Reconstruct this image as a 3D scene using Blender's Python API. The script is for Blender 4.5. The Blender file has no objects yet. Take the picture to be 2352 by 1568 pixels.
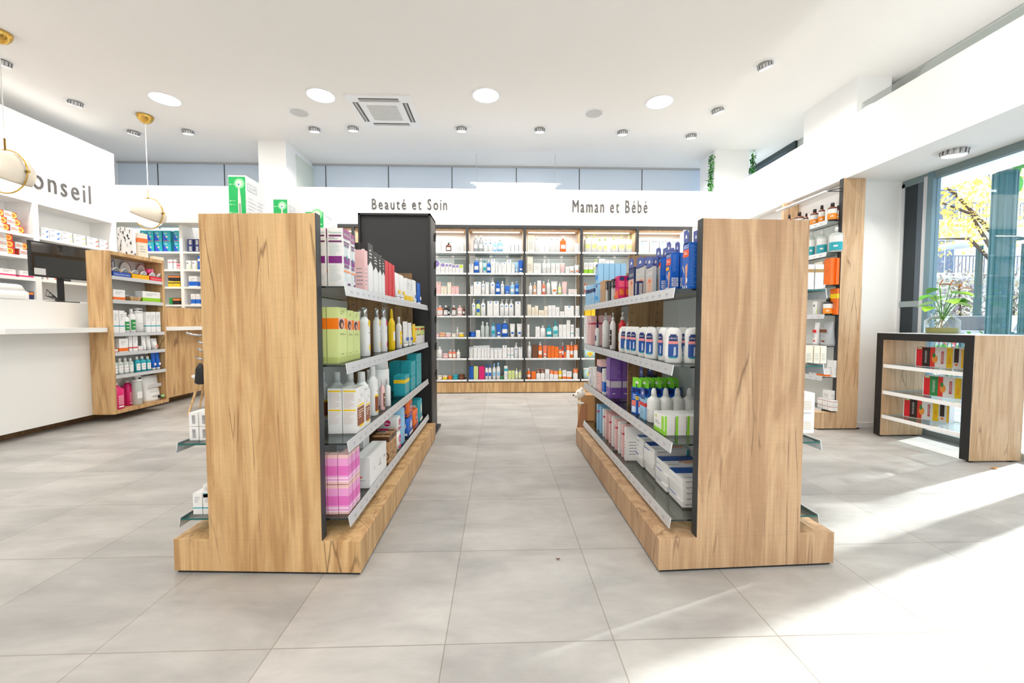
import bpy, math, random
from mathutils import Vector, Matrix, Euler
random.seed(7)
SC = bpy.context.scene
COL = SC.collection
# ---------------- camera ----------------
F, CX, CY, CH = 940.0, 1176.0, 784.0, 1.13
cam_d = bpy.data.cameras.new('camera'); cam = bpy.data.objects.new('camera', cam_d); COL.objects.link(cam)
cam_d.sensor_width = 36.0; cam_d.lens = F / 2352 * 36; cam_d.clip_end = 200; cam_d.clip_start = 0.02
cam.location = (0, 0, CH)
cam.rotation_euler = (math.radians(90 - 2.56), 0, math.radians(-1.89))
SC.camera = cam
RC = cam.rotation_euler.to_matrix()
# ---------------- world, sun, exposure ----------------
W = bpy.data.worlds.new('sky'); SC.world = W; W.use_nodes = True
bg = W.node_tree.nodes['Background']
bg.inputs[0].default_value = (0.70, 0.85, 1.0, 1); bg.inputs[1].default_value = 5.0
sd = bpy.data.lights.new('sun', 'SUN'); sun = bpy.data.objects.new('sun', sd); COL.objects.link(sun)
sd.energy = 17; sd.angle = math.radians(1.2); sd.color = (1.0, 0.99, 0.97)
SUN_DIR = Vector((-0.945 * math.cos(math.radians(27)), -0.34 * math.cos(math.radians(27)), -math.sin(math.radians(27))))
sun.rotation_euler = SUN_DIR.to_track_quat('-Z', 'Y').to_euler()
vs = SC.view_settings
vs.view_transform = 'Standard'; vs.look = 'None'; vs.exposure = -0.58; vs.gamma = 1.0; vs.use_curve_mapping = False
SC.cycles.max_bounces = 10; SC.cycles.diffuse_bounces = 6; SC.cycles.transparent_max_bounces = 24
SC.cycles.glossy_bounces = 4; SC.cycles.transmission_bounces = 6
SC.cycles.caustics_reflective = False; SC.cycles.caustics_refractive = False
SC.cycles.sample_clamp_indirect = 6.0; SC.cycles.use_denoising = True

def lamp_disk(name, loc, size, energy, color=(1, 0.955, 0.895), d=(0, 0, -1), parent=None, spread=180):
    l = bpy.data.lights.new(name, 'AREA'); l.shape = 'DISK'; l.size = size; l.energy = energy; l.color = color
    l.spread = math.radians(spread)
    o = bpy.data.objects.new(name, l); COL.objects.link(o); o.location = loc
    o.rotation_euler = Vector(d).to_track_quat('-Z', 'Y').to_euler()
    if parent: o.parent = parent
    return o

# ---------------- pixel -> place helpers (2352 x 1568) ----------------
def ray(px, py):
    return RC @ Vector(((px - CX) / F, -(py - CY) / F, -1.0))
def onY(px, py, Y):
    d = ray(px, py); t = Y / d.y
    return Vector((d.x * t, Y, CH + d.z * t))
def onX(px, py, X):
    d = ray(px, py); t = X / d.x
    return Vector((X, d.y * t, CH + d.z * t))
def onZ(px, py, Z):
    d = ray(px, py); t = (Z - CH) / d.z
    return Vector((d.x * t, d.y * t, Z))
def pxof(p):
    v = RC.transposed() @ (Vector(p) - Vector((0, 0, CH)))
    return CX + F * v.x / -v.z

# ---------------- materials ----------------
def lin(c):
    return tuple((x / 255 / 12.92) if x / 255 <= 0.04045 else ((x / 255 + 0.055) / 1.055) ** 2.4 for x in c) + (1,)
MATS = {}
def mat(rgb, rough=0.5, metal=0.0, spec=0.5, emit=0, coat=0, alpha=1):
    k = (rgb, rough, metal, spec, emit, coat, alpha)
    if k in MATS: return MATS[k]
    m = bpy.data.materials.new('m%d' % len(MATS)); m.use_nodes = True
    b = m.node_tree.nodes['Principled BSDF']
    b.inputs['Base Color'].default_value = lin(rgb); b.inputs['Roughness'].default_value = rough
    b.inputs['Metallic'].default_value = metal; b.inputs['Specular IOR Level'].default_value = spec
    if coat: b.inputs['Coat Weight'].default_value = coat
    if emit:
        b.inputs['Emission Color'].default_value = lin(rgb); b.inputs['Emission Strength'].default_value = emit
    if alpha < 1: b.inputs['Alpha'].default_value = alpha
    # faint procedural grain so no surface is perfectly uniform
    nt = m.node_tree; n = nt.nodes.new('ShaderNodeTexNoise'); n.inputs['Scale'].default_value = 60
    mr = nt.nodes.new('ShaderNodeMapRange'); mr.inputs[3].default_value = max(0, rough - .04); mr.inputs[4].default_value = min(1, rough + .04)
    nt.links.new(n.outputs[0], mr.inputs[0]); nt.links.new(mr.outputs[0], b.inputs['Roughness'])
    MATS[k] = m; return m

def glass(tint=(0.93, 0.97, 0.96), name='glass', refl=0.06, rough=0.0):
    m = bpy.data.materials.new(name); m.use_nodes = True; nt = m.node_tree; nt.nodes.clear()
    out = nt.nodes.new('ShaderNodeOutputMaterial'); t = nt.nodes.new('ShaderNodeBsdfTransparent')
    g = nt.nodes.new('ShaderNodeBsdfGlossy'); g.inputs['Roughness'].default_value = rough
    t.inputs[0].default_value = (*tint, 1); mx = nt.nodes.new('ShaderNodeMixShader')
    lw = nt.nodes.new('ShaderNodeLayerWeight'); lw.inputs[0].default_value = 0.25
    mp = nt.nodes.new('ShaderNodeMapRange'); mp.inputs[3].default_value = refl; mp.inputs[4].default_value = 0.7
    nt.links.new(lw.outputs['Fresnel'], mp.inputs[0]); nt.links.new(mp.outputs[0], mx.inputs[0])
    nt.links.new(t.outputs[0], mx.inputs[1]); nt.links.new(g.outputs[0], mx.inputs[2]); nt.links.new(mx.outputs[0], out.inputs[0])
    return m

def node_mat(name, rough=0.5, spec=0.4):
    m = bpy.data.materials.new(name); m.use_nodes = True
    b = m.node_tree.nodes['Principled BSDF']; b.inputs['Roughness'].default_value = rough; b.inputs['Specular IOR Level'].default_value = spec
    return m, m.node_tree, b

def wood_mat(name, c1, c2, c3, scale=1.0, seed=0.0):
    m, nt, b = node_mat(name, 0.5, 0.35)
    N = nt.nodes.new; L = nt.links.new
    tc = N('ShaderNodeTexCoord'); mp = N('ShaderNodeMapping'); mp.inputs['Scale'].default_value = (7 * scale, 7 * scale, 0.7 * scale)
    mp.inputs['Location'].default_value = (seed, seed * 1.7, seed * .6)
    L(tc.outputs['Object'], mp.inputs[0])
    n1 = N('ShaderNodeTexNoise'); n1.inputs['Scale'].default_value = 1.6; n1.inputs['Detail'].default_value = 6; n1.inputs['Distortion'].default_value = 1.3
    L(mp.outputs[0], n1.inputs[0])
    mp2 = N('ShaderNodeMapping'); mp2.inputs['Scale'].default_value = (110, 110, 3.0); L(tc.outputs['Object'], mp2.inputs[0])
    n2 = N('ShaderNodeTexNoise'); n2.inputs['Scale'].default_value = 1.0; n2.inputs['Detail'].default_value = 3; L(mp2.outputs[0], n2.inputs[0])
    mp3 = N('ShaderNodeMapping'); mp3.inputs['Scale'].default_value = (12, 12, 160); L(tc.outputs['Object'], mp3.inputs[0])
    n3 = N('ShaderNodeTexNoise'); n3.inputs['Scale'].default_value = 1.0; n3.inputs['Detail'].default_value = 1; L(mp3.outputs[0], n3.inputs[0])
    cr = N('ShaderNodeValToRGB'); cr.color_ramp.elements[0].position = 0.38; cr.color_ramp.elements[0].color = lin(c2)
    cr.color_ramp.elements[1].position = 0.58; cr.color_ramp.elements[1].color = lin(c1); L(n1.outputs[0], cr.inputs[0])
    r2 = N('ShaderNodeMapRange'); r2.inputs[1].default_value = 0.3; r2.inputs[2].default_value = 0.7; r2.inputs[3].default_value = 0.86; r2.inputs[4].default_value = 1.07; L(n2.outputs[0], r2.inputs[0])
    r3 = N('ShaderNodeMapRange'); r3.inputs[1].default_value = 0.35; r3.inputs[2].default_value = 0.65; r3.inputs[3].default_value = 0.975; r3.inputs[4].default_value = 1.015; L(n3.outputs[0], r3.inputs[0])
    mu = N('ShaderNodeMath'); mu.operation = 'MULTIPLY'; L(r2.outputs[0], mu.inputs[0]); L(r3.outputs[0], mu.inputs[1])
    # thin dark cracks and knots
    mp4 = N('ShaderNodeMapping'); mp4.inputs['Scale'].default_value = (13, 13, 0.9); mp4.inputs['Location'].default_value = (seed * 2, 3, 1); L(tc.outputs['Object'], mp4.inputs[0])
    vo = N('ShaderNodeTexVoronoi'); vo.feature = 'DISTANCE_TO_EDGE'; vo.inputs['Scale'].default_value = 0.9; 
    nd = N('ShaderNodeTexNoise'); nd.inputs['Scale'].default_value = 2.5; L(mp4.outputs[0], nd.inputs[0])
    mxv = N('ShaderNodeMix'); mxv.data_type = 'VECTOR'; mxv.inputs[0].default_value = 0.14; L(mp4.outputs[0], mxv.inputs[4]); L(nd.outputs[1], mxv.inputs[5]); L(mxv.outputs[1], vo.inputs[0])
    r4 = N('ShaderNodeMapRange'); r4.inputs[1].default_value = 0.0; r4.inputs[2].default_value = 0.022; r4.inputs[3].default_value = 1.0; r4.inputs[4].default_value = 0.0; L(vo.outputs[0], r4.inputs[0])
    n5 = N('ShaderNodeTexNoise'); n5.inputs['Scale'].default_value = 3.2; L(tc.outputs['Object'], n5.inputs[0])
    r5 = N('ShaderNodeMapRange'); r5.inputs[1].default_value = 0.50; r5.inputs[2].default_value = 0.58; L(n5.outputs[0], r5.inputs[0])
    m5 = N('ShaderNodeMath'); m5.operation = 'MULTIPLY'; L(r4.outputs[0], m5.inputs[0]); L(r5.outputs[0], m5.inputs[1])
    m6 = N('ShaderNodeMath'); m6.operation = 'MULTIPLY'; m6.inputs[1].default_value = 0.75; L(m5.outputs[0], m6.inputs[0])
    hs = N('ShaderNodeHueSaturation'); L(cr.outputs[0], hs.inputs['Color']); L(mu.outputs[0], hs.inputs['Value'])
    mc = N('ShaderNodeMix'); mc.data_type = 'RGBA'; L(m6.outputs[0], mc.inputs[0]); L(hs.outputs[0], mc.inputs[6]); mc.inputs[7].default_value = lin(c3)
    L(mc.outputs[2], b.inputs['Base Color'])
    return m

def floor_mat():
    m, nt, b = node_mat('floor_tiles', 0.42, 0.45)
    N = nt.nodes.new; L = nt.links.new
    tc = N('ShaderNodeTexCoord'); mp = N('ShaderNodeMapping'); mp.inputs['Location'].default_value = (-0.41, -1.399, 0)
    L(tc.outputs['Object'], mp.inputs[0])
    br = N('ShaderNodeTexBrick'); br.offset = 0; br.inputs['Scale'].default_value = 1.0; br.inputs['Brick Width'].default_value = 0.6
    br.inputs['Row Height'].default_value = 0.591; br.inputs['Mortar Size'].default_value = 0.0022; br.inputs['Mortar Smooth'].default_value = 0.1
    br.inputs['Color1'].default_value = lin((186, 183, 179)); br.inputs['Color2'].default_value = lin((171, 169, 166)); br.inputs['Mortar'].default_value = lin((148, 142, 132))
    br.inputs['Bias'].default_value = 0.0
    L(mp.outputs[0], br.inputs[0])
    n1 = N('ShaderNodeTexNoise'); n1.inputs['Scale'].default_value = 2.6; n1.inputs['Detail'].default_value = 9; n1.inputs['Roughness'].default_value = 0.62; n1.inputs['Distortion'].default_value = 0.4
    mp2 = N('ShaderNodeMapping'); mp2.inputs['Scale'].default_value = (0.7, 1.7, 1); L(tc.outputs['Object'], mp2.inputs[0]); L(mp2.outputs[0], n1.inputs[0])
    r = N('ShaderNodeMapRange'); r.inputs[1].default_value = 0.33; r.inputs[2].default_value = 0.7; r.inputs[3].default_value = 0.74; r.inputs[4].default_value = 1.10; L(n1.outputs[0], r.inputs[0])
    n2 = N('ShaderNodeTexNoise'); n2.inputs['Scale'].default_value = 14; n2.inputs['Detail'].default_value = 6; L(mp2.outputs[0], n2.inputs[0])
    r2 = N('ShaderNodeMapRange'); r2.inputs[1].default_value = 0.3; r2.inputs[2].default_value = 0.7; r2.inputs[3].default_value = 0.965; r2.inputs[4].default_value = 1.03; L(n2.outputs[0], r2.inputs[0])
    mu = N('ShaderNodeMath'); mu.operation = 'MULTIPLY'; L(r.outputs[0], mu.inputs[0]); L(r2.outputs[0], mu.inputs[1])
    hs = N('ShaderNodeHueSaturation'); L(br.outputs[0], hs.inputs['Color']); L(mu.outputs[0], hs.inputs['Value'])
    L(hs.outputs[0], b.inputs['Base Color'])
    rr = N('ShaderNodeMapRange'); rr.inputs[3].default_value = 0.34; rr.inputs[4].default_value = 0.52; L(n1.outputs[0], rr.inputs[0]); L(rr.outputs[0], b.inputs['Roughness'])
    bu = N('ShaderNodeBump'); bu.inputs['Strength'].default_value = 0.15; bu.inputs['Distance'].default_value = 0.002
    iv = N('ShaderNodeMath'); iv.operation = 'SUBTRACT'; iv.inputs[0].default_value = 1; L(br.outputs[1], iv.inputs[1]); L(iv.outputs[0], bu.inputs['Height']); L(bu.outputs[0], b.inputs['Normal'])
    return m

PAINT = mat((250, 250, 249), 0.6)
CEIL = mat((250, 247, 243), 0.8, spec=0.2)
LAM = mat((240, 240, 238), 0.35)
OAK = wood_mat('oak', (212, 175, 126), (184, 143, 96), (104, 74, 46))
OAK2 = wood_mat('oak_pale', (216, 184, 148), (198, 162, 124), (124, 92, 66), 1.1, 4.0)
OAK3 = wood_mat('oak_gondola', (196, 162, 126), (172, 136, 102), (102, 76, 54), 1.0, 7.0)  # same oak, darkened so the right gondola looks less brightly lit
OAKD = wood_mat('oak_brown', (150, 118, 84), (128, 98, 68), (90, 66, 44), 1.3, 2.0)
BLACK = mat((22, 22, 24), 0.45)
FRAMEB = mat((52, 54, 56), 0.5)
ALU = mat((214, 216, 220), 0.35, metal=0.35)
EDGE = mat((12, 26, 24), 0.15, spec=0.6)
EDGEG = mat((20, 92, 84), 0.15, spec=0.6)
GREYPANEL = mat((196, 200, 200), 0.5)
SHELFG = glass((0.86, 0.92, 0.91), 'shelf_glass', 0.07)
WING = glass((0.95, 0.98, 0.98), 'window_glass', 0.04)
BRASS = mat((206, 166, 84), 0.25, metal=1.0)
CHROME = mat((200, 202, 206), 0.2, metal=1.0)
WHITEP = mat((246, 246, 246), 0.35)
DGREEN = mat((38, 52, 56), 0.4)
INK = mat((60, 60, 62), 0.6)

# ---------------- mesh builder ----------------
TXT = {}
def text_mesh(s):
    if s in TXT: return TXT[s]
    c = bpy.data.curves.new('lettering', 'FONT'); c.body = s; c.size = 1.0; c.resolution_u = 3; c.fill_mode = 'BOTH'
    o = bpy.data.objects.new('lettering_source', c); COL.objects.link(o)
    bpy.context.view_layer.update()
    me = bpy.data.meshes.new_from_object(o.evaluated_get(bpy.context.evaluated_depsgraph_get()))
    v = [tuple(p.co) for p in me.vertices]; f = [tuple(p.vertices) for p in me.polygons]
    bpy.data.objects.remove(o); bpy.data.curves.remove(c); bpy.data.meshes.remove(me)
    xs = [p[0] for p in v] or [0]; ys = [p[1] for p in v] or [0]
    TXT[s] = (v, f, min(xs), max(xs), min(ys), max(ys)); return TXT[s]

class MB:
    def __init__(s): s.v = []; s.f = []; s.m = []; s.s = []; s.mats = []
    def mi(s, m):
        if m not in s.mats: s.mats.append(m)
        return s.mats.index(m)
    def add(s, vs, fs, m, smooth=False):
        o = len(s.v); s.v += [tuple(p) for p in vs]; i = s.mi(m)
        for f in fs: s.f.append(tuple(o + k for k in f)); s.m.append(i); s.s.append(smooth)
        return s
    def quad(s, pts, m): return s.add(pts, [tuple(range(len(pts)))], m)
    def box(s, x0, x1, y0, y1, z0, z1, m, mside=None):
        x0, x1 = sorted((x0, x1)); y0, y1 = sorted((y0, y1)); z0, z1 = sorted((z0, z1))
        v = [(x0, y0, z0), (x1, y0, z0), (x1, y1, z0), (x0, y1, z0), (x0, y0, z1), (x1, y0, z1), (x1, y1, z1), (x0, y1, z1)]
        s.add(v, [(0, 3, 2, 1), (4, 5, 6, 7)], m)
        return s.add(v, [(0, 1, 5, 4), (1, 2, 6, 5), (2, 3, 7, 6), (3, 0, 4, 7)], mside or m)
    def prism(s, poly, z0, z1, m):
        n = len(poly); v = [(x, y, z0) for x, y in poly] + [(x, y, z1) for x, y in poly]
        return s.add(v, [tuple(range(n - 1, -1, -1)), tuple(range(n, 2 * n))] + [(i, (i + 1) % n, n + (i + 1) % n, n + i) for i in range(n)], m)
    def extr(s, pts, off, m):  # planar polygon pushed along off
        n = len(pts); o = Vector(off); v = [Vector(p) for p in pts] + [Vector(p) + o for p in pts]
        return s.add(v, [tuple(range(n - 1, -1, -1)), tuple(range(n, 2 * n))] + [(i, (i + 1) % n, n + (i + 1) % n, n + i) for i in range(n)], m)
    def loft(s, secs, m, n=16, p=2.0, cx=0, cy=0, smooth=True, M=None):
        # secs: (z, halfwidth, halfdepth[, power]); closed with flat ends
        v = []; 
        for q in secs:
            z, a, b = q[:3]; pw = q[3] if len(q) > 3 else p
            for i in range(n):
                t = 2 * math.pi * (i + .5) / n; c, si = math.cos(t), math.sin(t)
                v.append((cx + a * math.copysign(abs(c) ** (2 / pw), c), cy + b * math.copysign(abs(si) ** (2 / pw), si), z))
        f = []
        for k in range(len(secs) - 1):
            for i in range(n): j = (i + 1) % n; f.append((k * n + i, k * n + j, (k + 1) * n + j, (k + 1) * n + i))
        if M is not None: v = [M @ Vector(q) for q in v]
        s.add(v, f, m, smooth); k = len(secs) - 1
        o = len(s.v) - len(v); i = s.mi(m)
        s.f.append(tuple(o + a for a in range(n - 1, -1, -1))); s.m.append(i); s.s.append(False)
        s.f.append(tuple(o + k * n + a for a in range(n))); s.m.append(i); s.s.append(False)
        return s
    def tube(s, pts, r, m, n=8):
        P = [Vector(p) for p in pts]; v = []; f = []
        for k, p in enumerate(P):
            d = (P[min(k + 1, len(P) - 1)] - P[max(k - 1, 0)]).normalized()
            u = d.orthogonal().normalized() if abs(d.z) > .99 else d.cross(Vector((0, 0, 1))).normalized(); w = d.cross(u)
            rr = r[k] if isinstance(r, (list, tuple)) else r
            for i in range(n): t = 2 * math.pi * i / n; v.append(p + u * rr * math.cos(t) + w * rr * math.sin(t))
        for k in range(len(P) - 1):
            for i in range(n): j = (i + 1) % n; f.append((k * n + i, (k + 1) * n + i, (k + 1) * n + j, k * n + j))
        s.add(v, f, m, True); o = len(s.v) - len(v); i = s.mi(m)
        for ring in (range(n), range((len(P) - 1) * n, len(P) * n)): s.f.append(tuple(o + a for a in ring)); s.m.append(i); s.s.append(False)
        return s
    def text(s, t, org, right, up, w, h, m, align='c', fit=True):
        v, f, x0, x1, y0, y1 = text_mesh(t); R = Vector(right); U = Vector(up); O = Vector(org)
        sy = h / max(1e-6, (y1 - y0)); sx = w / max(1e-6, (x1 - x0)) if fit else sy
        return s.add([O + R * ((p[0] - (x0 + x1) / 2) * sx) + U * ((p[1] - (y0 + y1) / 2) * sy) for p in v], f, m)
    def mesh(s, name):
        me = bpy.data.meshes.new(name); me.from_pydata(s.v, [], s.f)
        for m in s.mats: me.materials.append(m)
        me.polygons.foreach_set('material_index', s.m); me.polygons.foreach_set('use_smooth', s.s); me.update(); return me
    def build(s, name, parent=None, bevel=0, loc=(0, 0, 0), rz=0):
        o = bpy.data.objects.new(name, s.mesh(name)); COL.objects.link(o); o.location = loc; o.rotation_euler.z = rz
        if parent: o.parent = parent
        if bevel:
            b = o.modifiers.new('bevel', 'BEVEL'); b.width = bevel; b.segments = 2; b.limit_method = 'ANGLE'
        return o

def empty(name, label, cat, loc=(0, 0, 0), rz=0, group=None):
    o = bpy.data.objects.new(name, None); COL.objects.link(o); o.location = loc; o.rotation_euler.z = rz; o.empty_display_size = 0.05
    tag(o, label, cat, group); return o
def tag(o, label, cat, group=None, kind=None):
    if label: o['label'] = label
    if cat: o['category'] = cat
    if group: o['group'] = group
    if kind: o['kind'] = kind
    return o
def struct(name, mb, bevel=0, **k):
    o = mb.build(name, bevel=bevel, **k); o['kind'] = 'structure'; return o
# ================= room =================
ZC = 4.08
FLOORM = floor_mat()
struct('floor', MB().box(-6.95, 4.36, -3.5, 7.95, -0.08, 0, FLOORM))
struct('ceiling', MB().box(-6.95, 4.96, -3.5, 7.95, ZC, ZC + .1, CEIL))
struct('wall_left', MB().box(-7.05, -6.95, -3.5, 7.95, 0, ZC, PAINT))
struct('wall_rear', MB().box(-6.95, 4.36, -3.6, -3.5, 0, ZC, PAINT))
BLUEG = mat((214, 226, 240), 0.18, spec=0.6)
m = MB().box(-6.95, 4.96, 7.85, 7.95, 0, ZC, BLUEG)
for px in (362, 515, 748, 892, 1038, 1186, 1331, 1475):
    x = onY(px, 400, 7.84).x; m.box(x - .006, x + .006, 7.842, 7.85, 2.7, ZC, INK)
m.box(-6.95, 4.9, 7.82, 7.85, ZC - .03, ZC, mat((180, 180, 178), 0.6))
struct('wall_back', m)
m = MB().box(-6.95, 3.6, 6.60, 6.72, 2.735, 3.255, PAINT).box(-6.95, 3.6, 6.6, 6.95, 2.69, 2.735, mat((226, 224, 218), .6))
struct('trim_1', m)
# fascia above the left wall shelves, with the dark shadow gap above it
struct('trim_2', MB().box(-6.25, -5.9, -3.5, 6.6, 2.655, 3.72, PAINT))
# right-hand bulkhead and soffit
m = MB().box(3.6, 3.72, -3.5, 6.98, 2.70, 3.24, PAINT).box(3.6, 4.96, -3.5, 6.98, 2.63, 2.70, PAINT)
struct('trim_3', m)
struct('wall_right', MB().box(3.72, 4.36, 4.29, 6.98, 0, 2.63, PAINT).box(3.0, 3.72, 6.62, 6.72, 0, 2.72, PAINT).box(4.84, 4.96, -3.5, 7.85, 2.7, 3.05, PAINT))
struct('column_1', MB().box(-3.88, -3.44, 6.88, 7.85, 0, ZC, PAINT).box(-3.441, -3.432, 7.2, 7.85, 3.25, 4.0, mat((222, 228, 218), .5)))
struct('column_2', MB().box(3.69, 4.29, 7.0, 7.5, 0, ZC, PAINT))
struct('column_3', MB().box(4.30, 4.72, 4.89, 5.75, 2.70, ZC, PAINT))
struct('wall_1', MB().box(-4.05, -3.22, 6.64, 6.72, 0, 2.72, PAINT))
# clerestory band on the window side
m = MB().box(4.84, 4.86, -3.5, 6.6, 3.05, ZC, mat((186, 190, 186), .25)).box(4.80, 4.9, 6.6, 6.8, 3.05, ZC, DGREEN).box(4.8, 4.9, 6.8, 7.85, 4.0, ZC, DGREEN)
m.box(4.82, 4.835, -3.5, 6.6, 3.9, 3.93, ALU)
struct('window_1', m)
m = MB().box(4.85, 4.86, 6.8, 7.85, 3.05, 4.0, WING)
o = m.build('window_pane'); o.parent = bpy.data.objects['window_1']
m = MB().box(3.655, 3.665, -3.5, 2.78, 3.24, 3.34, WING).box(3.655, 3.665, 2.80, 4.1, 3.24, 3.34, WING)
struct('trim_4', m)
# front window
WX = 4.30
m = MB()
m.box(WX, WX + .06, -3.5, 4.29, 2.56, 2.63, mat((120, 138, 140), .4)).box(WX, WX + .06, -3.5, 4.29, 0, .06, mat((150, 160, 162), .4))
m.box(WX - .01, WX + .07, 3.965, 4.02, 0, 2.63, mat((112, 140, 152), .4)).box(WX - .005, WX + .06, 4.02, 4.06, 0, 2.60, ALU)
m.box(WX, WX + .06, 2.65, 2.86, 0, 2.63, ALU).box(WX, WX + .06, 4.26, 4.29, 0, 2.6, ALU)
m.box(WX, WX + .06, 0.9, 0.96, 0, 2.63, ALU).box(WX, WX + .06, -1.3, -1.24, 0, 2.63, ALU)
win = struct('window_2', m)
for a, b in ((-3.5, -1.3), (-1.24, .9), (.96, 2.65), (2.86, 3.965)):
    MB().box(WX + .025, WX + .035, a, b, .06, 2.56, WING).build('window_pane', win)
DG = mat((22, 34, 42), .3)
m = MB().box(WX + .01, WX + .04, 4.06, 4.27, .06, 2.56, DG).box(WX - .002, WX + .01, 4.06, 4.27, 1.30, 1.36, mat((150, 162, 164), .4)).box(WX, WX + .012, 4.06, 4.12, .06, 2.56, mat((84, 96, 108), .3))
m.build('opaque_panel', win)
# low ledge outside line and baseboard
struct('baseboard_right', MB().box(3.9, 4.30, 4.275, 4.29, 0, .05, WHITEP))

# ================= signs =================
def sign(word, label, org, right, w, h, off):
    m = MB(); G = mat((78, 76, 76), .5); Rv = Vector(right); O0 = Vector(org)
    # set letter by letter: narrow glyphs, wide tracking
    adv = []; 
    for ch in word:
        if ch == ' ': adv.append((.0, .42)); continue
        v, f, x0, x1, y0, y1 = text_mesh(ch); adv.append((x1 - x0, x1 - x0 + .21))
    tot = sum(a[1] for a in adv) - .21; sc = w / tot; capv = text_mesh(word[0]); sy = h / (capv[5] - capv[4] + .02); x = -w / 2; base = -h / 2
    for ch, (gw, ad) in zip(word, adv):
        if ch != ' ':
            v, f, x0, x1, y0, y1 = text_mesh(ch); m.add([O0 + Rv * (x + (p[0] - x0) * sc) + Vector((0, 0, base + p[1] * sy)) for p in v], f, G)
        x += ad * sc
    n = len(m.v); O = Vector(off); from_f = list(m.f)
    from collections import Counter
    ed = Counter(); d = {}
    for f in from_f:
        for i in range(len(f)):
            a, b = f[i], f[(i + 1) % len(f)]; k = (min(a, b), max(a, b)); ed[k] += 1; d[k] = (a, b)
    m.add([Vector(p) + O for p in list(m.v)], [], G)
    for k, c in ed.items():
        if c == 1: a, b = d[k]; m.f.append((a, b, b + n, a + n)); m.m.append(0); m.s.append(False)
    o = m.build('sign_lettering'); return tag(o, label, 'sign')
def sign_px(word, label, px0, px1, pyt, pyb, Y=6.595):
    a = onY(px0, (pyt + pyb) / 2, Y); b = onY(px1, (pyt + pyb) / 2, Y); t = onY((px0 + px1) / 2, pyt, Y); u = onY((px0 + px1) / 2, pyb, Y)
    return sign(word, label, ((a.x + b.x) / 2, Y - .008, (t.z + u.z) / 2), (1, 0, 0), b.x - a.x, t.z - u.z, (0, .012, 0))
sign_px('Beauté et Soin', 'dark grey raised lettering reading Beauté et Soin above the back shelves', 854, 1027, 456, 481)
sign_px('Maman et Bébé', 'dark grey raised lettering reading Maman et Bébé above the back shelves', 1315, 1487, 459, 488)
FX = -5.9
sign('Conseil', 'large dark lettering reading Conseil on the white fascia at left', (FX + .012, 5.725, 2.985), (0, 1, 0), .96, .27, (-.01, 0, 0))

# ================= gondolas =================
LEVL = [1.295, .942, .585, .239]; LEVR = [1.286, .933, .574, .22]
def shelf(parent, name, xs, xf, y0, y1, z, edge=EDGE, rail=True, t=.008):
    o = MB().box(xs, xf, y0, y1, z - t, z, SHELFG, edge).build(name, parent)
    if rail:
        s = 1 if xf > xs else -1; m = MB()
        m.extr([(xf, y0, z + .006), (xf + s * .004, y0, z + .006), (xf + s * .012, y0, z - .042), (xf + s * .008, y0, z - .042)], (0, y1 - y0, 0), ALU)
        yy = y0 + .06
        while yy < y1 - .05:
            m.box(xf + s * .0085, xf + s * .0095, yy, yy + .028, z - .022, z - .016, mat((182, 184, 190), .6)).box(xf + s * .0090, xf + s * .0100, yy + .006, yy + .022, z - .030, z - .026, mat((182, 184, 190), .6)); yy += .085
        m.build('price_rail', o)
    return o
def gondola(label, s, Xs, y0, y1, seam, pan, base, fronts, backs, divs, skew, oak, LEV, top):
    # s=+1: the aisle is on +X
    g = empty('display_gondola', label, 'shelving unit', (0, 0, 0))
    def P(x, y): return (x, y + skew * (x - base[0]))
    MB().prism([P(base[0], y0), P(base[1], y0), (base[1], y1), (base[0], y1)], .012, .157, oak).build('base', g, bevel=.0015)
    MB().prism([P(base[0] + .01, y0 + .01), P(base[1] - .01, y0 + .01), (base[1] - .01, y1 - .01), (base[0] + .01, y1 - .01)], 0, .012, BLACK).build('foot_plinth', g)
    MB().prism([P(pan[0], y0), P(pan[1], y0), P(pan[1], y0 + .045), P(pan[0], y0 + .045)], .157, top, oak).build('end_panel', g, bevel=.001)
    xe = pan[1] if s > 0 else pan[0]
    m = MB(); m.prism([P(xe, y0 + .002), P(xe + s * .003, y0 + .002), P(xe + s * .003, y0 + .047), P(xe, y0 + .047)], .157, top + .001, FRAMEB); m.build('edge_band', g)
    MB().box(Xs - .01, Xs + .01, y0 + .06, y1 - .04, .157, 1.28, GREYPANEL).build('spine_panel', g)
    for i, yd in enumerate(divs):
        m = MB().box(Xs - .245, Xs + .245, yd, yd + .022, .157, top - .003, OAKD)
        for k in range(22):
            zz = .3 + k * .06
            for dx in (.225, -.225, .05, -.05): m.box(Xs + dx - .0035, Xs + dx + .0035, yd - .0006, yd, zz - .0035, zz + .0035, BLACK)
        m.build('divider_panel', g)
    ya = y0 + .05 + skew * (fronts - base[0])
    for z in LEV:
        shelf(g, 'glass_shelf', Xs + s * .011, fronts, ya, seam - .004, z); shelf(g, 'glass_shelf', Xs + s * .011, fronts, seam + .004, y1 - .0, z)
    for z, b in zip(LEV, backs):
        shelf(g, 'glass_shelf', Xs - s * .011, b, ya + .02, y1, z, EDGEG)
    return g
GL = gondola('oak and glass display gondola at left of the centre aisle', 1, -1.065, 1.853, 3.985, 2.985, (-1.303, -.792), (-1.467, -.617), -.69, (-1.30, -1.30, -1.452, -1.452), (2.905, 3.93), -.055, OAK, LEVL, 1.605)
GR = gondola('oak and glass display gondola at right of the centre aisle', -1, 1.134, 1.781, 3.76, 2.845, (.899, 1.392), (.722, 1.562), .80, (1.512, 1.512, 1.512, 1.512), (2.765, 3.725), .038, OAK3, LEVR, 1.59)

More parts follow.
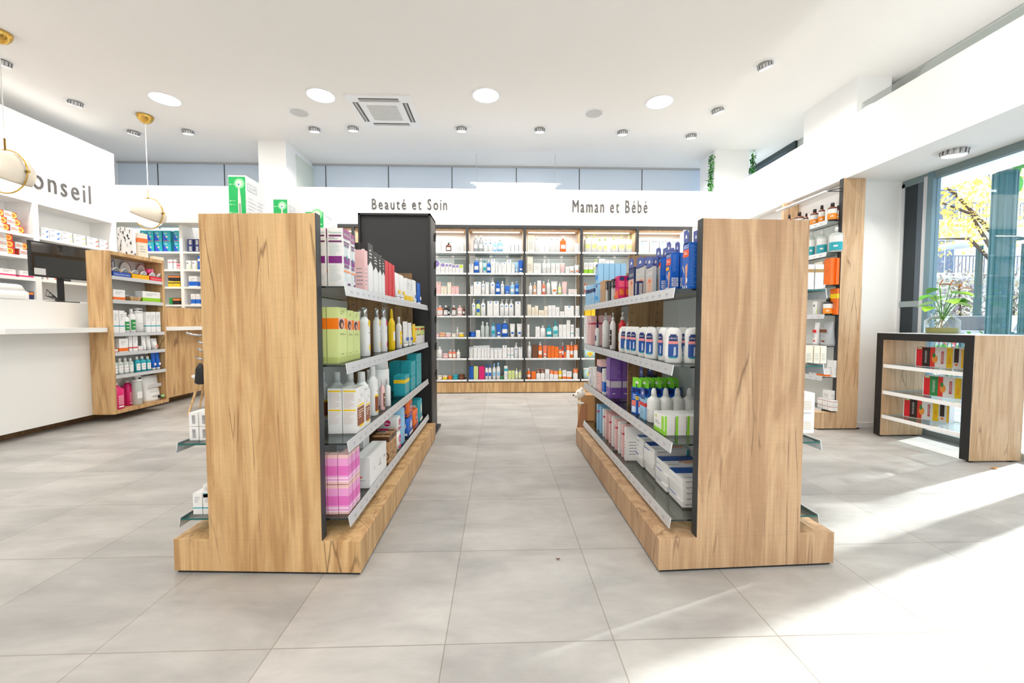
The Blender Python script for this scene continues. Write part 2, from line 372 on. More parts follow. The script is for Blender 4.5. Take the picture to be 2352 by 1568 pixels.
# black end unit behind the left gondola
m = empty('black_end_unit', 'tall black display unit standing at far end of the left gondola', 'shelving unit')
x0, x1, ya, yb, zt = -1.345, -.655, 4.04, 4.34, 2.185
MB().box(x0, x1, yb - .02, yb, 0.03, zt, mat((30, 30, 32), .5)).build('back_panel', m)
MB().box(x0, x1, ya, ya + .015, 0.02, zt - .02, mat((38, 38, 40), .55)).build('front_panel', m)
MB().box(x0, x0 + .02, ya - .025, yb, 0.02, zt, BLACK).box(x1 - .02, x1, ya - .025, yb, 0.02, zt, BLACK).box(x0, x1, ya - .025, yb, zt - .02, zt, BLACK).build('frame', m)
MB().box(x0, x1 + .02, ya - .02, yb + .15, 0, .025, BLACK).build('foot_plate', m)
for z in (2.0, 1.72, 1.44, 1.16, .88, .6): MB().box(x1, x1 + .012, yb - .10, yb - .06, z - .03, z + .03, BLACK).tube([(x1 + .01, yb - .08, z), (x1 + .01, yb - .08, z + .05)], .006, BLACK).build('side_hook', m)

# ================= back wall shelving =================
YB = 6.60
bw = empty('wall_shelving', 'long black framed glass shelving with oak base along back wall', 'shelving unit')
BX = [onY(p, 700, YB).x for p in (682, 813, 943, 1074, 1205, 1335, 1462.5, 1584)]
ZT = 2.69; BS = [onY(1140, p, YB).z for p in (578.5, 627.5, 676.5, 725.5, 774.5, 823, 872)]
MB().box(BX[0] - .02, BX[-1] + .02, YB, 6.97, ZT - .045, ZT, FRAMEB).build('top_rail', bw)
MB().box(BX[0], BX[-1], YB + .05, 6.97, ZT - .06, ZT - .045, OAK2).build('top_lining', bw)
MB().box(BX[0] - .02, 3.62, YB - .02, 6.97, 0.012, .17, OAK).build('base', bw, bevel=.001)
MB().box(BX[0], 3.6, YB - .005, 6.97, 0, .012, BLACK).build('foot_plinth', bw)
for i, x in enumerate(BX):
    MB().box(x - .021, x + .021, YB, YB + .05, .178, ZT - .045, FRAMEB).build('upright', bw)
    MB().box(x - .019, x + .019, YB + .05, 6.95, .178, ZT - .06, OAK2).build('side_lining', bw)
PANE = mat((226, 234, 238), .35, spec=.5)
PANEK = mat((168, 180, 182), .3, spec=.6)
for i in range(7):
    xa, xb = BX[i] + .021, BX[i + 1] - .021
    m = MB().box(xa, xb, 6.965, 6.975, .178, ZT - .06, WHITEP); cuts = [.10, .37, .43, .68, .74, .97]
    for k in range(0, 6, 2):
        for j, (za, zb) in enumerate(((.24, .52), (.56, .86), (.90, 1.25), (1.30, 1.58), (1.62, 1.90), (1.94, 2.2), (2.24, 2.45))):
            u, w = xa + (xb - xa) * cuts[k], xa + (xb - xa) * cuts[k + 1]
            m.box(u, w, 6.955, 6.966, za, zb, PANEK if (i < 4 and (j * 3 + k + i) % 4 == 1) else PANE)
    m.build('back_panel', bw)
    for z in BS:
        o = MB().box(xa, xb, YB + .012, 6.95, z - .008, z, SHELFG, EDGE).build('glass_shelf', bw)
        mr = MB().box(xa - .012, xb + .004, YB - .012, YB + .006, z - .022, z + .006, ALU if i > 5 else mat((236, 237, 240), .35))
        xx = xa + .05
        while xx < xb - .05: mr.box(xx, xx + .03, YB - .0125, YB - .012, z - .010, z - .006, mat((188, 190, 194), .6)); xx += .12
        mr.build('price_rail', o)
    MB().box(xa + .05, xb - .05, 6.80, 6.84, ZT - .075, ZT - .06, mat((255, 250, 240), .5, emit=1.3)).build('light_strip', bw)
    l = bpy.data.lights.new('shelf_lamp', 'AREA'); l.shape = 'RECTANGLE'; l.size = xb - xa - .1; l.size_y = .04; l.energy = 5; l.color = (1, .97, .92)
    lo = bpy.data.objects.new('shelf_lamp', l); COL.objects.link(lo); lo.location = ((xa + xb) / 2, 6.75, ZT - .08)

# ================= left back white shelving behind counter =================
lb = empty('white_wall_shelving', 'white shelving on back wall behind the counter, teal cartons on top', 'shelving unit')
YL = 6.75; LZ = [onY(350, p, YL).z for p in (577, 618, 658, 699)] + [1.12]
lx0, lx1 = -6.25, -4.06
MB().box(lx0, lx1, 7.10, 7.12, .02, 2.70, PAINT).build('back_panel', lb)
for p in (266, 418.5, 560):
    x = onY(p, 640, YL).x; x = max(min(x, lx1 - .03), lx0 + .03); MB().box(x - .025, x + .025, YL, 7.10, .02, 2.70, LAM).build('upright', lb)
for z in LZ: MB().box(lx0, lx1, YL + .004, 7.10, z - .03, z, LAM).build('shelf_board', lb)

# ================= left wall white shelving =================
lw = empty('white_wall_shelving', 'white wall shelving under the Conseil sign, stocked with cartons', 'shelving unit')
LX = -5.9; LWZ = [2.245, 1.97, 1.70, 1.43]
MB().box(-6.25, -6.24, 3.0, 6.6, .02, 2.655, PAINT).build('back_panel', lw)
for yc in (4.3, 5.484, 6.56): MB().box(-6.24, LX, yc - .033, yc + .033, .02, 2.655, LAM).build('upright', lw)
for z in LWZ + [1.15, .85]: MB().box(-6.24, LX - .004, 3.0, 6.53, z - .035, z, LAM).build('shelf_board', lw)

# ================= counter =================
ct = empty('service_counter', 'long white and oak service counter with projecting white ledge', 'counter')
MB().box(-5.30, -4.612, 1.0, 5.545, .09, 1.03, LAM).build('front_panel', ct, bevel=.001)
MB().box(-5.30, -4.70, 1.0, 5.545, 1.03, 1.357, LAM).build('raised_screen', ct, bevel=.002)
MB().box(-5.30, -4.80, 1.0, 6.5, 0, .09, OAKD).build('kickboard', ct)
MB().prism([(-4.70, 1.0), (-4.61, 1.0), (-4.61, 3.45), (-4.40, 3.80), (-4.40, 4.76), (-4.70, 4.76)], 1.03, 1.08, LAM).build('ledge', ct, bevel=.001)
MB().box(-5.30, -4.60, 5.55, 6.70, .09, 1.03, OAK).build('oak_panel', ct)
MB().box(-5.30, -4.70, 5.55, 6.70, 1.08, 1.357, OAK).build('oak_screen', ct)
MB().box(-5.30, -4.45, 5.55, 6.70, 1.03, 1.08, LAM).build('ledge', ct)

# oak display case on the counter front
dc = empty('oak_display_case', 'tall oak display case with white shelves fixed to the counter front', 'display case')
dy0, dy1, dx0, dx1, dz0, dz1 = 4.765, 5.535, -4.61, -4.37, .09, 1.945
MB().box(dx0, dx1, dy0, dy0 + .035, dz0, dz1, OAK).build('side_panel', dc)
m = MB().box(dx0, dx1, dy1 - .035, dy1, dz0, dz1, OAK)
for k in range(26): m.box(dx1 - .03, dx1 - .026, dy1 - .0356, dy1 - .035, .25 + k * .06, .254 + k * .06, BLACK)
m.build('side_panel', dc)
MB().box(dx0, dx1 - .0005, dy0 + .035, dy1 - .035, dz1 - .04, dz1, OAK).build('top_panel', dc)
MB().box(dx0, dx1 - .0005, dy0 + .035, dy1 - .035, dz0, dz0 + .04, OAK).build('bottom_panel', dc)
MB().box(dx0, dx0 + .02, dy0 + .035, dy1 - .035, dz0 + .04, dz1 - .04, mat((226, 226, 222), .5)).build('back_panel', dc)
DCZ = [1.667, 1.395, 1.017, .793, .533]
for z in DCZ:
    o = MB().box(dx0 + .02, dx1 - .012, dy0 + .035, dy1 - .035, z - .008, z, SHELFG, EDGE).build('glass_shelf', dc)
    MB().box(dx1 - .012, dx1 + .004, dy0 + .036, dy1 - .036, z - .038, z + .002, ALU).build('price_rail', o)

# ================= right wall unit =================
ru = empty('oak_wall_unit', 'tall oak and glass shelving unit against the right wall', 'shelving unit')
RY0, RY1 = 4.19, 4.97
MB().box(3.575, 3.81, RY0, RY0 + .045, .012, 2.629, OAK2).box(3.37, 3.575, RY0, RY0 + .045, .012, .185, OAK2).build('side_panel', ru)
MB().box(3.571, 3.575, RY0 + .002, RY0 + .047, .185, 2.629, FRAMEB).build('edge_band', ru)
MB().box(3.50, 3.70, RY1, RY1 + .04, .185, 2.60, OAK2).build('side_panel', ru)
MB().box(3.37, 3.70, RY0 + .045, RY1 + .04, .012, .185, OAK2).build('base', ru)
MB().box(3.39, 3.85, RY0 + .01, RY1, 0, .012, BLACK).build('foot_plinth', ru)
MB().box(3.69, 3.715, RY0 + .045, RY1, .185, 2.60, mat((240, 240, 240), .5)).build('back_panel', ru)
RUZ = [2.21, 1.875, 1.535, 1.22, .884, .556, .206]
for z in RUZ: shelf(ru, 'glass_shelf', 3.69, 3.46, RY0 + .05, RY1, z)
m = MB().tube([(3.42, RY0 + .02, 2.50), (3.60, RY0 + .02, 2.54)], .004, BLACK).tube([(3.42, RY0 + .02, 2.50), (3.60, RY0 + .02, 2.50)], .004, BLACK); m.build('light_bracket', ru)
m = MB().box(3.40, 3.46, RY0 + .02, RY1, 2.495, 2.51, WHITEP); m.build('light_bar', ru)

# ================= window console =================
wc = empty('window_console', 'low oak console with black edged front standing before the window', 'shelving unit')
cx0, cx1, cy0, cy1, cz = 3.80, 4.245, 3.145, 3.985, 1.03
MB().box(cx0 + .004, cx1, cy0, cy0 + .066, .014, cz, OAK2).build('side_panel', wc, bevel=.001)
m = MB().box(cx0 + .004, cx1, cy1 - .066, cy1, .014, cz, OAK2)
for k in range(15):
    for x in (cx0 + .05, cx0 + .30): m.box(x, x + .004, cy1 - .0665, cy1 - .066, .18 + k * .05, .184 + k * .05, BLACK)
m.build('side_panel', wc, bevel=.001)
MB().box(cx0 + .004, cx1, cy0, cy1, cz, cz + .004, WHITEP).box(cx0 + .004, cx1, cy0 + .066, cy1 - .066, cz - .06, cz, OAK2).build('top_panel', wc)
MB().box(cx0, cx0 + .004, cy0 - .001, cy0 + .067, .014, cz + .002, BLACK).box(cx0, cx0 + .004, cy1 - .067, cy1, .014, cz + .002, BLACK).box(cx0, cx0 + .004, cy0 + .066, cy1 - .066, cz - .062, cz + .002, BLACK).build('edge_band', wc)
WCZ = [.724, .462, .221]
for z in WCZ:
    MB().box(cx0 + .02, cx1 - .01, cy0 + .067, cy1 - .067, z - .008, z, SHELFG, ALU).box(cx0 + .012, cx0 + .022, cy0 + .067, cy1 - .067, z - .032, z + .002, WHITEP).build('glass_shelf', wc)
for (x, y) in ((cx0 + .05, cy0 + .03), (cx1 - .06, cy0 + .03), (cx0 + .05, cy1 - .03), (cx1 - .06, cy1 - .03)): MB().loft([(0, .018, .018), (.014, .018, .018)], BLACK, cx=x, cy=y).build('foot', wc)

# ================= ceiling fittings =================
EM = mat((255, 252, 246), .5, emit=9)
GRILLE = mat((205, 204, 202), .7)
def ring(m, r0, r1, z0, z1, mt, n=36):
    v = []; f = []
    for r, z in ((r0, z0), (r1, z0), (r1, z1), (r0, z1)):
        for i in range(n): t = 2 * math.pi * i / n; v.append((r * math.cos(t), r * math.sin(t), z))
    for k in range(4):
        for i in range(n): j = (i + 1) % n; q = (k + 1) % 4; f.append((k * n + i, k * n + j, q * n + j, q * n + i))
    return m.add(v, f, mt, False)
def round_panel(p, label, e=60):
    t = empty('ceiling_light', label, 'ceiling light', p, group='round luminous ceiling lights')
    m = MB(); ring(m, .165, .185, -.008, 0, WHITEP); m.build('trim_ring', t)
    MB().loft([(-.006, .165, .165), (-.001, .165, .165)], EM, n=36).build('diffuser', t)
    lamp_disk('ceiling_lamp', (0, 0, -.012), .32, e, parent=t)
SPM = {}
def spot(p, label, tilt, z=0, e=30, r=.085):
    t = empty('ceiling_spotlight', label, 'spotlight', p, rz=z, group='recessed tilting ceiling spotlights')
    k = (tilt, r)
    if k not in SPM:
        m = MB(); ring(m, r * .95, r * 1.38, -.006, 0, WHITEP); a = m.mesh('trim_ring')
        M = Matrix.Translation((0, 0, -.002)) @ Matrix.Rotation(math.radians(tilt), 4, 'X')
        m = MB(); m.loft([(-.045, r * .84, r * .84), (.01, r * .80, r * .80)], mat((222, 222, 224), .3, metal=.3), n=28, M=M)
        for i in range(28):
            an = 2 * math.pi * i / 28; c, s = math.cos(an), math.sin(an)
            pts = [(c * r * .84, s * r * .84, -.036), (c * r * .91, s * r * .91, -.036), (c * r * .91, s * r * .91, .005), (c * r * .84, s * r * .84, .005)]
            m.extr([M @ Vector(q) for q in pts], M.to_3x3() @ Vector((-s * .004, c * .004, 0)), mat((96, 96, 100), .4) if i % 2 else WHITEP)
        b = m.mesh('finned_housing')
        m = MB(); m.loft([(-.048, r * .76, r * .76), (-.0455, r * .78, r * .78)], EM, n=28, M=M); c = m.mesh('lens'); SPM[k] = (a, b, c)
    for nme, me in zip(('trim_ring', 'finned_housing', 'lens'), SPM[k]):
        o = bpy.data.objects.new(nme, me); COL.objects.link(o); o.parent = t
    d = Matrix.Rotation(math.radians(tilt), 3, 'X') @ Vector((0, 0, -1)); l = lamp_disk('spot_lamp', Vector((0, 0, -.012)) + d * .06, r * 1.5, e, d=d, parent=t, spread=120)
def cp(px, py, z=ZC): p = onZ(px, py, z); return (p.x, p.y, z)
EP = 33; ES = 26
for i, (px, py, l) in enumerate(((379, 227, 'round luminous ceiling panel nearest the Conseil fascia'), (737, 219, 'round luminous ceiling panel just left of the air conditioner'),
        (1116, 219, 'round luminous ceiling panel just right of the air conditioner'), (1515, 234, 'round luminous ceiling panel nearest the window side'))): round_panel(cp(px, py), l, EP)
for x in (-3.9, -1.9, .2, 2.3):
    for y in (2.4, -.6, -2.6): round_panel((x, y, ZC), 'round luminous ceiling panel outside the picture, %.1f m right, %.1f m ahead' % (x, y), EP)
SP = [(173, 234, 'white tilting spotlight near the Conseil fascia', 20, 60), (307, 302, 'white tilting spotlight beside the small brass ceiling canopy', 20, 60), (431, 300, 'tilting spotlight right of the brass canopy over the counter', 14, 10),
      (722, 295, 'tilting spotlight left of the air conditioner, the left one of two', 14, 5), (811, 293, 'tilting spotlight just below the air conditioner corner', 14, 5), (1060, 294, 'tilting spotlight right of the air conditioner, above Beauté et Soin', 14, 0),
      (1240, 296, 'tilting spotlight between the two wall signs', 14, 0), (1430, 302, 'tilting spotlight below the right round speaker, above Maman et Bébé', 14, -5), (1588, 310, 'tilting spotlight farthest right of the back row', 14, -10),
      (1648, 251, 'tilting spotlight halfway between back row and window bulkhead', 24, -60), (1757, 147, 'large looking tilting spotlight nearest the window bulkhead', 24, -60), (5, 140, 'tilting spotlight cut off at the far left edge', 20, 60)]
for px, py, l, ti, rz in SP: spot(cp(px, py), l, ti, math.radians(rz), ES)
for y in (3.2, 1.0, -1.2): spot((-5.4, y, ZC), 'tilting spotlight over the counter outside the picture, %.1f m ahead' % y, 20, math.radians(60), ES); 
p = onZ(2193, 345, 2.63); spot((p.x, p.y, 2.63), 'round recessed downlight in the soffit above the window', 8, 0, 8, .10)
for px, py, l in ((687, 258, 'round grey ceiling speaker left of the air conditioner'), (1364, 260, 'round grey ceiling speaker right of centre')):
    t = empty('ceiling_speaker', l, 'speaker', cp(px, py)); m = MB(); ring(m, .118, .135, -.006, 0, WHITEP); m.build('trim_ring', t)
    MB().loft([(-.007, .118, .118), (0, .118, .118)], GRILLE, n=32).build('speaker_grille', t)
# air conditioner cassette
a = onZ(787, 216, ZC); b = onZ(938, 217, ZC); c = onZ(969, 290, ZC); d = onZ(841, 289, ZC)
ac = empty('air_conditioner', 'square white ceiling air conditioner with grey grille', 'air conditioner', ((a.x + b.x + c.x + d.x) / 4, (a.y + c.y) / 2, ZC)); R = .42
m = MB(); m.box(-R, R, -R, R, -.018, 0, WHITEP); m.build('body', ac, bevel=.004)
m = MB(); m.box(-.28, .28, -.28, .28, -.026, -.018, WHITEP).box(-.205, .205, -.205, .205, -.0275, -.026, mat((150, 146, 138), .6))
for k in range(19):
    x = -.2 + k * .0222; m.box(x - .003, x + .003, -.205, .205, -.0295, -.0275, WHITEP).box(-.205, .205, x - .003, x + .003, -.0293, -.0275, WHITEP)
m.build('intake_grille', ac)
for k in range(4):
    M = Matrix.Rotation(math.pi / 2 * k, 4, 'Z'); m = MB()
    def bx(x0, x1, y0, y1, z0, z1, mt): m.extr([M @ Vector(q) for q in ((x0, y0, z0), (x1, y0, z0), (x1, y0, z1), (x0, y0, z1))], M.to_3x3() @ Vector((0, y1 - y0, 0)), mt)
    bx(-.26, .26, .295, .365, -.0195, -.0175, mat((64, 62, 60), .5)); bx(-.255, .255, .318, .345, -.024, -.019, mat((190, 186, 180), .4)); m.build('air_outlet', ac)
# strip luminaire standing behind the header
s0 = onY(1095, 420, 7.3); s1 = onY(1275, 420, 7.3)
t = empty('strip_light', 'long white strip light glowing above the back header', 'strip light', ((s0.x + s1.x) / 2, 7.3, 3.5)); hw = (s1.x - s0.x) / 2
MB().box(-hw, hw, -.05, .05, 0, .05, EM).build('light_tube', t); MB().box(-hw - .1, hw + .1, -.06, .06, .05, .075, ALU).build('housing', t)
for x in (-hw, hw): MB().tube([(x, 0, .075), (x, 0, ZC - 3.5)], .004, ALU).build('hanger', t)

# cove strips washing the ceiling; the one above the window bulkhead is added, unseen
def cove(x, y0, y1, z, e, color, label, tilt):
    t = empty('strip_light', label, 'strip light', (x, (y0 + y1) / 2, z)); L = (y1 - y0) / 2
    MB().box(-.03, .03, -L, L, 0, .03, ALU).box(-.02, .02, -L, L, .03, .035, EM).build('light_tube', t)
    l = bpy.data.lights.new('cove_lamp', 'AREA'); l.shape = 'RECTANGLE'; l.size = .05; l.size_y = 2 * L; l.energy = e; l.color = color
    o = bpy.data.objects.new('cove_lamp', l); COL.objects.link(o); o.parent = t; o.location = (0, 0, .045); o.rotation_euler = (math.pi, tilt, 0)
cove(-6.08, -2.5, 6.5, 3.722, 2.2, (1, .97, .90), 'strip light lying on top of the white Conseil fascia', 0)
cove(4.2, -2.5, 4.6, 2.702, 24, (.92, .96, 1), 'unseen strip light added above the window bulkhead to brighten the ceiling', 0)
# pendants
def pendant(px, py, gz, label, rz):
    p = onZ(px, py, ZC); t = empty('pendant_lamp', label, 'pendant lamp', (p.x, p.y, ZC), rz=rz)
    r = .105; MB().loft([(-.11, .006, .006), (-.105, .03, .03), (-.085, .062, .062), (-.05, .088, .088), (-.015, .1, .1), (0, .1, .1)], BRASS, n=28).build('canopy', t)
    g = gz - ZC; R = .205
    MB().tube([(0, 0, -.11), (0, 0, g + R + .13)], .005, WHITEP).build('cord', t)
    MB().tube([(0, 0, g + R + .13), (0, 0, g + R + .02)], .009, BRASS).build('stem', t)
    m = MB(); m.tube([(R * 1.07 * math.sin(a * math.pi / 24), 0, g + R * 1.07 * math.cos(a * math.pi / 24)) for a in range(49)], .007, BRASS)
    for sx in (-1, 1): m.tube([(sx * R * .98, 0, g), (sx * R * 1.16, 0, g)], .014, BRASS)
    m.build('brass_ring', t)
    OP = mat((228, 218, 202), .25, spec=.5)
    M = Matrix.Translation((0, 0, g)) @ Matrix.Rotation(math.radians(24), 4, 'Y')
    def dome(rad, th, mt, nm, flip=1, a1=math.pi / 2):
        m = MB(); pr = []
        N = 12
        for k in range(N + 1): an = a1 * k / N; pr.append((rad * math.sin(an), flip * rad * math.cos(an)))
        for k in range(N, -1, -1): an = a1 * k / N; pr.append(((rad - th) * math.sin(an), flip * (rad - th) * math.cos(an)))
        v = []; f = []; n = 32
        for q, z in pr:
            for i in range(n): tt = 2 * math.pi * i / n; v.append(M @ Vector((max(q, 1e-4) * math.cos(tt), max(q, 1e-4) * math.sin(tt), z)))
        for k in range(len(pr) - 1):
            for i in range(n): j = (i + 1) % n; f.append((k * n + i, k * n + j, (k + 1) * n + j, (k + 1) * n + i))
        m.add(v, f, mt, True); return m.build(nm, t)
    dome(R, .006, OP, 'upper_shade', 1, math.pi * .60)
    M = Matrix.Translation((0, 0, g)) @ Matrix.Rotation(math.radians(-8), 4, 'Y')
    dome(R * .93, .005, mat((255, 252, 246), .3, emit=1.6), 'lower_shade', -1, math.pi * .5)
    l = bpy.data.lights.new('bulb', 'POINT'); l.energy = 14; l.shadow_soft_size = .06; l.color = (1, .93, .84); o = bpy.data.objects.new('bulb', l); COL.objects.link(o); o.parent = t; o.location = (0, 0, g + .02)
pendant(333, 266, 2.705, 'brass and opal globe pendant lamp over the oak display case', math.radians(-6))
pendant(-3, 74, 2.69, 'brass and opal globe pendant lamp cut off at far left', math.radians(-2))
# ================= products =================
CN = {'W': ((240, 240, 240), 'white'), 'B': ((18, 96, 196), 'blue'), 'L': ((150, 200, 236), 'pale blue'), 'T': ((38, 164, 180), 'teal'), 'O': ((238, 112, 28), 'orange'),
      'N': ((112, 66, 40), 'brown'), 'A': ((104, 52, 24), 'amber'), 'P': ((240, 196, 196), 'pink'), 'Y': ((248, 208, 20), 'yellow'), 'G': ((48, 140, 72), 'green'), 'g': ((214, 226, 150), 'lime'),
      'R': ((214, 40, 52), 'red'), 'V': ((112, 76, 160), 'violet'), 'K': ((34, 32, 34), 'black'), 'S': ((176, 180, 184), 'silver'), 'C': ((242, 234, 216), 'cream'), 'M': ((214, 24, 110), 'magenta'),
      'c': ((222, 232, 228), 'clear'), 'F': ((236, 124, 96), 'coral'), 'I': ((30, 44, 96), 'navy'), 'U': ((196, 152, 104), 'kraft'), 't': ((190, 226, 226), 'pale teal'), 'x': ((196, 196, 196), 'grey'), 's': ((232, 178, 140), 'peach')}
KN = {'b': ('carton', 'carton'), 'o': ('bottle', 'bottle'), 'p': ('pump_bottle', 'pump bottle'), 's': ('spray_bottle', 'spray bottle'), 't': ('cream_tube', 'tube'), 'j': ('cream_jar', 'jar'),
      'd': ('dropper_bottle', 'dropper bottle'), 'k': ('soft_pack', 'soft pack'), 'u': ('pouch', 'pouch'), 'h': ('hanging_pack', 'hanging pack')}
def M_(c, r=.4):
    if c == 'c': return mat(CN[c][0], .12, alpha=.72)
    return mat(CN[c][0] if isinstance(c, str) else c, r)
FR = {'F': ((0, -1), (1, 0)), 'B': ((0, 1), (-1, 0)), 'R': ((1, 0), (0, 1)), 'L': ((-1, 0), (0, -1))}
class Face:
    def __init__(s, mb, w, d, h, f, e=.0006, z0=0):
        n, r = FR[f]; s.mb = mb; hw = (w if f in 'FB' else d) / 2; off = (d if f in 'FB' else w) / 2 + e
        s.o = Vector((n[0] * off, n[1] * off, z0)); s.r = Vector((r[0], r[1], 0)); s.W = 2 * hw; s.H = h; s.k = 0; s.n = Vector((n[0], n[1], 0))
    def pt(s, u, v): return s.o + s.r * ((u - .5) * s.W) + Vector((0, 0, v * s.H)) + s.n * (s.k * .0002)
    def rect(s, u0, v0, u1, v1, c, r=.4): s.mb.quad([s.pt(u0, v0), s.pt(u1, v0), s.pt(u1, v1), s.pt(u0, v1)], M_(c, r)); s.k += 1
    def poly(s, pts, c): s.mb.quad([s.pt(u, v) for u, v in pts], M_(c)); s.k += 1
    def disc(s, u, v, r, c, ry=None, n=14):
        rx = r / s.W; rv = (ry or r) / s.H; s.mb.quad([s.pt(u + rx * math.cos(2 * math.pi * i / n), v + rv * math.sin(2 * math.pi * i / n)) for i in range(n)], M_(c)); s.k += 1
    def lines(s, u0, u1, v0, v1, n, c, th=.35, seed=1):
        rg = random.Random(seed)
        for i in range(n):
            v = v1 - (v1 - v0) * (i + .5) / n; hh = (v1 - v0) / n * th / 2; s.rect(u0, v - hh, u0 + (u1 - u0) * (.55 + .45 * rg.random()), v + hh, c); s.k -= 1
        s.k += 1
    def text(s, t, u, v, w, h, c, vert=False):
        o = s.pt(u, v); s.k += 1
        if vert: s.mb.text(t, o, (0, 0, -1), s.r, w * s.H, h * s.W, M_(c))
        else: s.mb.text(t, o, s.r, (0, 0, 1), w * s.W, h * s.H, M_(c))
SKIN = (232, 168, 134)
def st_lime(m, w, d, h):
    for f in 'FRL':
        q = Face(m, w, d, h, f); q.rect(0, .61, 1, .805, (246, 124, 10)); q.rect(.05, .01, .95, .11, (190, 204, 120))
    q = Face(m, w, d, h, 'F'); q.rect(.02, .61, .72, .805, 'P'); q.disc(.35, .70, w * .28, (70, 46, 36), h * .09); q.disc(.42, .68, w * .12, SKIN, h * .05)
    q.text('NUXE', .5, .93, .34, .03, (180, 130, 40)); q.lines(.2, .8, .88, .90, 1, (150, 150, 100)); q.lines(.18, .85, .50, .54, 2, (120, 124, 90)); q.lines(.3, .7, .14, .17, 1, (120, 124, 90))
def st_pure(m, w, d, h):
    for f in 'LRF':
        q = Face(m, w, d, h, f); PU = (110, 44, 96)
        q.rect(.1, .855, .9, .885, PU); q.rect(.08, .76, .92, .79, PU); q.rect(.06, .41, .92, .53, (130, 40, 130)); q.lines(.1, .9, .54, .74, 7, (190, 214, 214), .3, 3); q.lines(.1, .9, .1, .38, 10, (200, 214, 214), .3, 4)
        q.text('Puressentiel', .5, .925, .8, .035, (120, 170, 160)); q.lines(.1, .7, .81, .845, 2, (150, 140, 150))
    q = Face(m, w, d, h, 'F', .0012); q.rect(0, .84, 1, 1, (150, 60, 124)); q.text('SPECIAL', .5, .9, .8, .04, 'W'); q.rect(.1, .7, .8, .75, (120, 110, 130)); q.disc(.5, .52, w * .1, (60, 160, 150), h * .05); q.rect(.1, .34, .8, .4, (130, 90, 130)); q.rect(0, .27, .95, .3, (240, 150, 90)); q.rect(.55, .05, .9, .09, (110, 50, 130))
def st_argan(m, w, d, h):
    for f in 'LR':
        q = Face(m, w, d, h, f); q.rect(.05, .50, .95, .535, 'Y'); q.rect(.05, .92, .95, .955, 'Y'); q.lines(.08, .92, .56, .90, 12, (214, 190, 180), .3, 5); q.lines(.08, .92, .2, .48, 11, (218, 196, 186), .3, 6)
    q = Face(m, w, d, h, 'F'); q.rect(.08, .14, .92, .55, (140, 72, 40)); q.rect(.08, .57, .92, .61, 'Y'); q.rect(.3, .09, .85, .14, 'Y'); q.lines(.2, .8, .3, .5, 4, 'C', .35, 2); q.disc(.62, .8, w * .12, (214, 210, 206), h * .035); q.lines(.15, .6, .66, .74, 2, (220, 170, 120), .3)
def arm(q, u=.62): q.poly([(u - .18, .50), (u + .2, .56), (u + .22, .44), (u + .06, .12), (u - .1, .10), (u - .06, .34)], SKIN)
def st_urgo(m, w, d, h):
    q = Face(m, w, d, h, 'F'); q.text('URGO', .5, .935, .78, .075, 'W'); q.rect(.1, .70, .94, .87, (236, 84, 40)); q.lines(.2, .85, .76, .84, 2, 'W', .4); q.rect(.08, .57, .66, .66, (246, 170, 30)); arm(q); q.poly([(.15, .5), (.4, .42), (.5, .30), (.3, .4)], 'W')
    q.lines(.06, .94, .11, .14, 1, 'W', .6); [q.disc(.2 + .3 * i, .05, w * .08, 'W', h * .035) for i in range(3)]
    for f in 'RL':
        q = Face(m, w, d, h, f); q.lines(.12, .88, .52, .96, 15, (120, 160, 226), .3, 7); q.rect(.08, .27, .92, .37, 'W'); q.rect(.08, .15, .92, .25, 'W'); q.rect(.16, .285, .8, .355, (170, 176, 214)); q.rect(.16, .165, .8, .235, (170, 176, 214)); q.lines(.1, .8, .03, .10, 2, (120, 160, 226), .4)
def st_scis(m, w, d, h):
    q = Face(m, w, d, h, 'F'); q.text('URGO', .5, .92, .8, .075, 'W'); q.rect(.06, .70, .98, .86, (240, 90, 40)); q.lines(.2, .8, .75, .83, 2, 'W', .4); arm(q, .6); q.poly([(.05, .55), (.35, .40), (.4, .33), (.02, .48)], (220, 210, 190)); q.disc(.72, .2, w * .12, 'W', h * .06); [q.disc(.15 + .3 * i, .06, w * .08, 'W', h * .035) for i in range(3)]
    for f in 'RL': q = Face(m, w, d, h, f); q.lines(.1, .9, .06, .95, 26, (110, 150, 220), .32, 8)
def st_urgob(m, w, d, h):  # oval powder bottle label on both faces
    pass
def st_blist(c2=(216, 190, 174)):
    def f_(m, w, d, h):
        q = Face(m, w, d, h, 'F'); q.rect(.02, .02, .98, .62, c2); q.text('URGO', .55, .76, .75, .10, 'W'); arm(q, .55); q.disc(.6, .5, w * .2, (224, 120, 80), h * .07)
    return f_
def st_strip(m, w, d, h):
    q = Face(m, w, d, h, 'F'); q.rect(.05, .30, .95, .5, (240, 130, 110)); q.rect(.05, .05, .95, .28, (210, 230, 250)); q.rect(.1, .78, .9, .95, (20, 40, 110)); q.lines(.15, .85, .55, .75, 3, 'W', .4)
    for f in 'RL': Face(m, w, d, h, f).rect(0, .3, 1, .5, (240, 130, 110))
def st_band(c, v0=.12, v1=.4):
    def f_(m, w, d, h):
        for f in 'FLR': Face(m, w, d, h, f).rect(0, v0, 1, v1, c)
        q = Face(m, w, d, h, 'F', .001); q.lines(.2, .8, .55, .85, 4, (140, 140, 150), .25, 2)
    return f_
def st_txt(c=(150, 150, 156), logo=None):
    def f_(m, w, d, h):
        for f in 'FLR': q = Face(m, w, d, h, f); q.lines(.15, .85, .15, .6, 5, c, .25, 5)
        if logo: Face(m, w, d, h, 'F', .001).text(logo, .5, .8, .7, .09, INKC)
    return f_
INKC = (60, 60, 66)
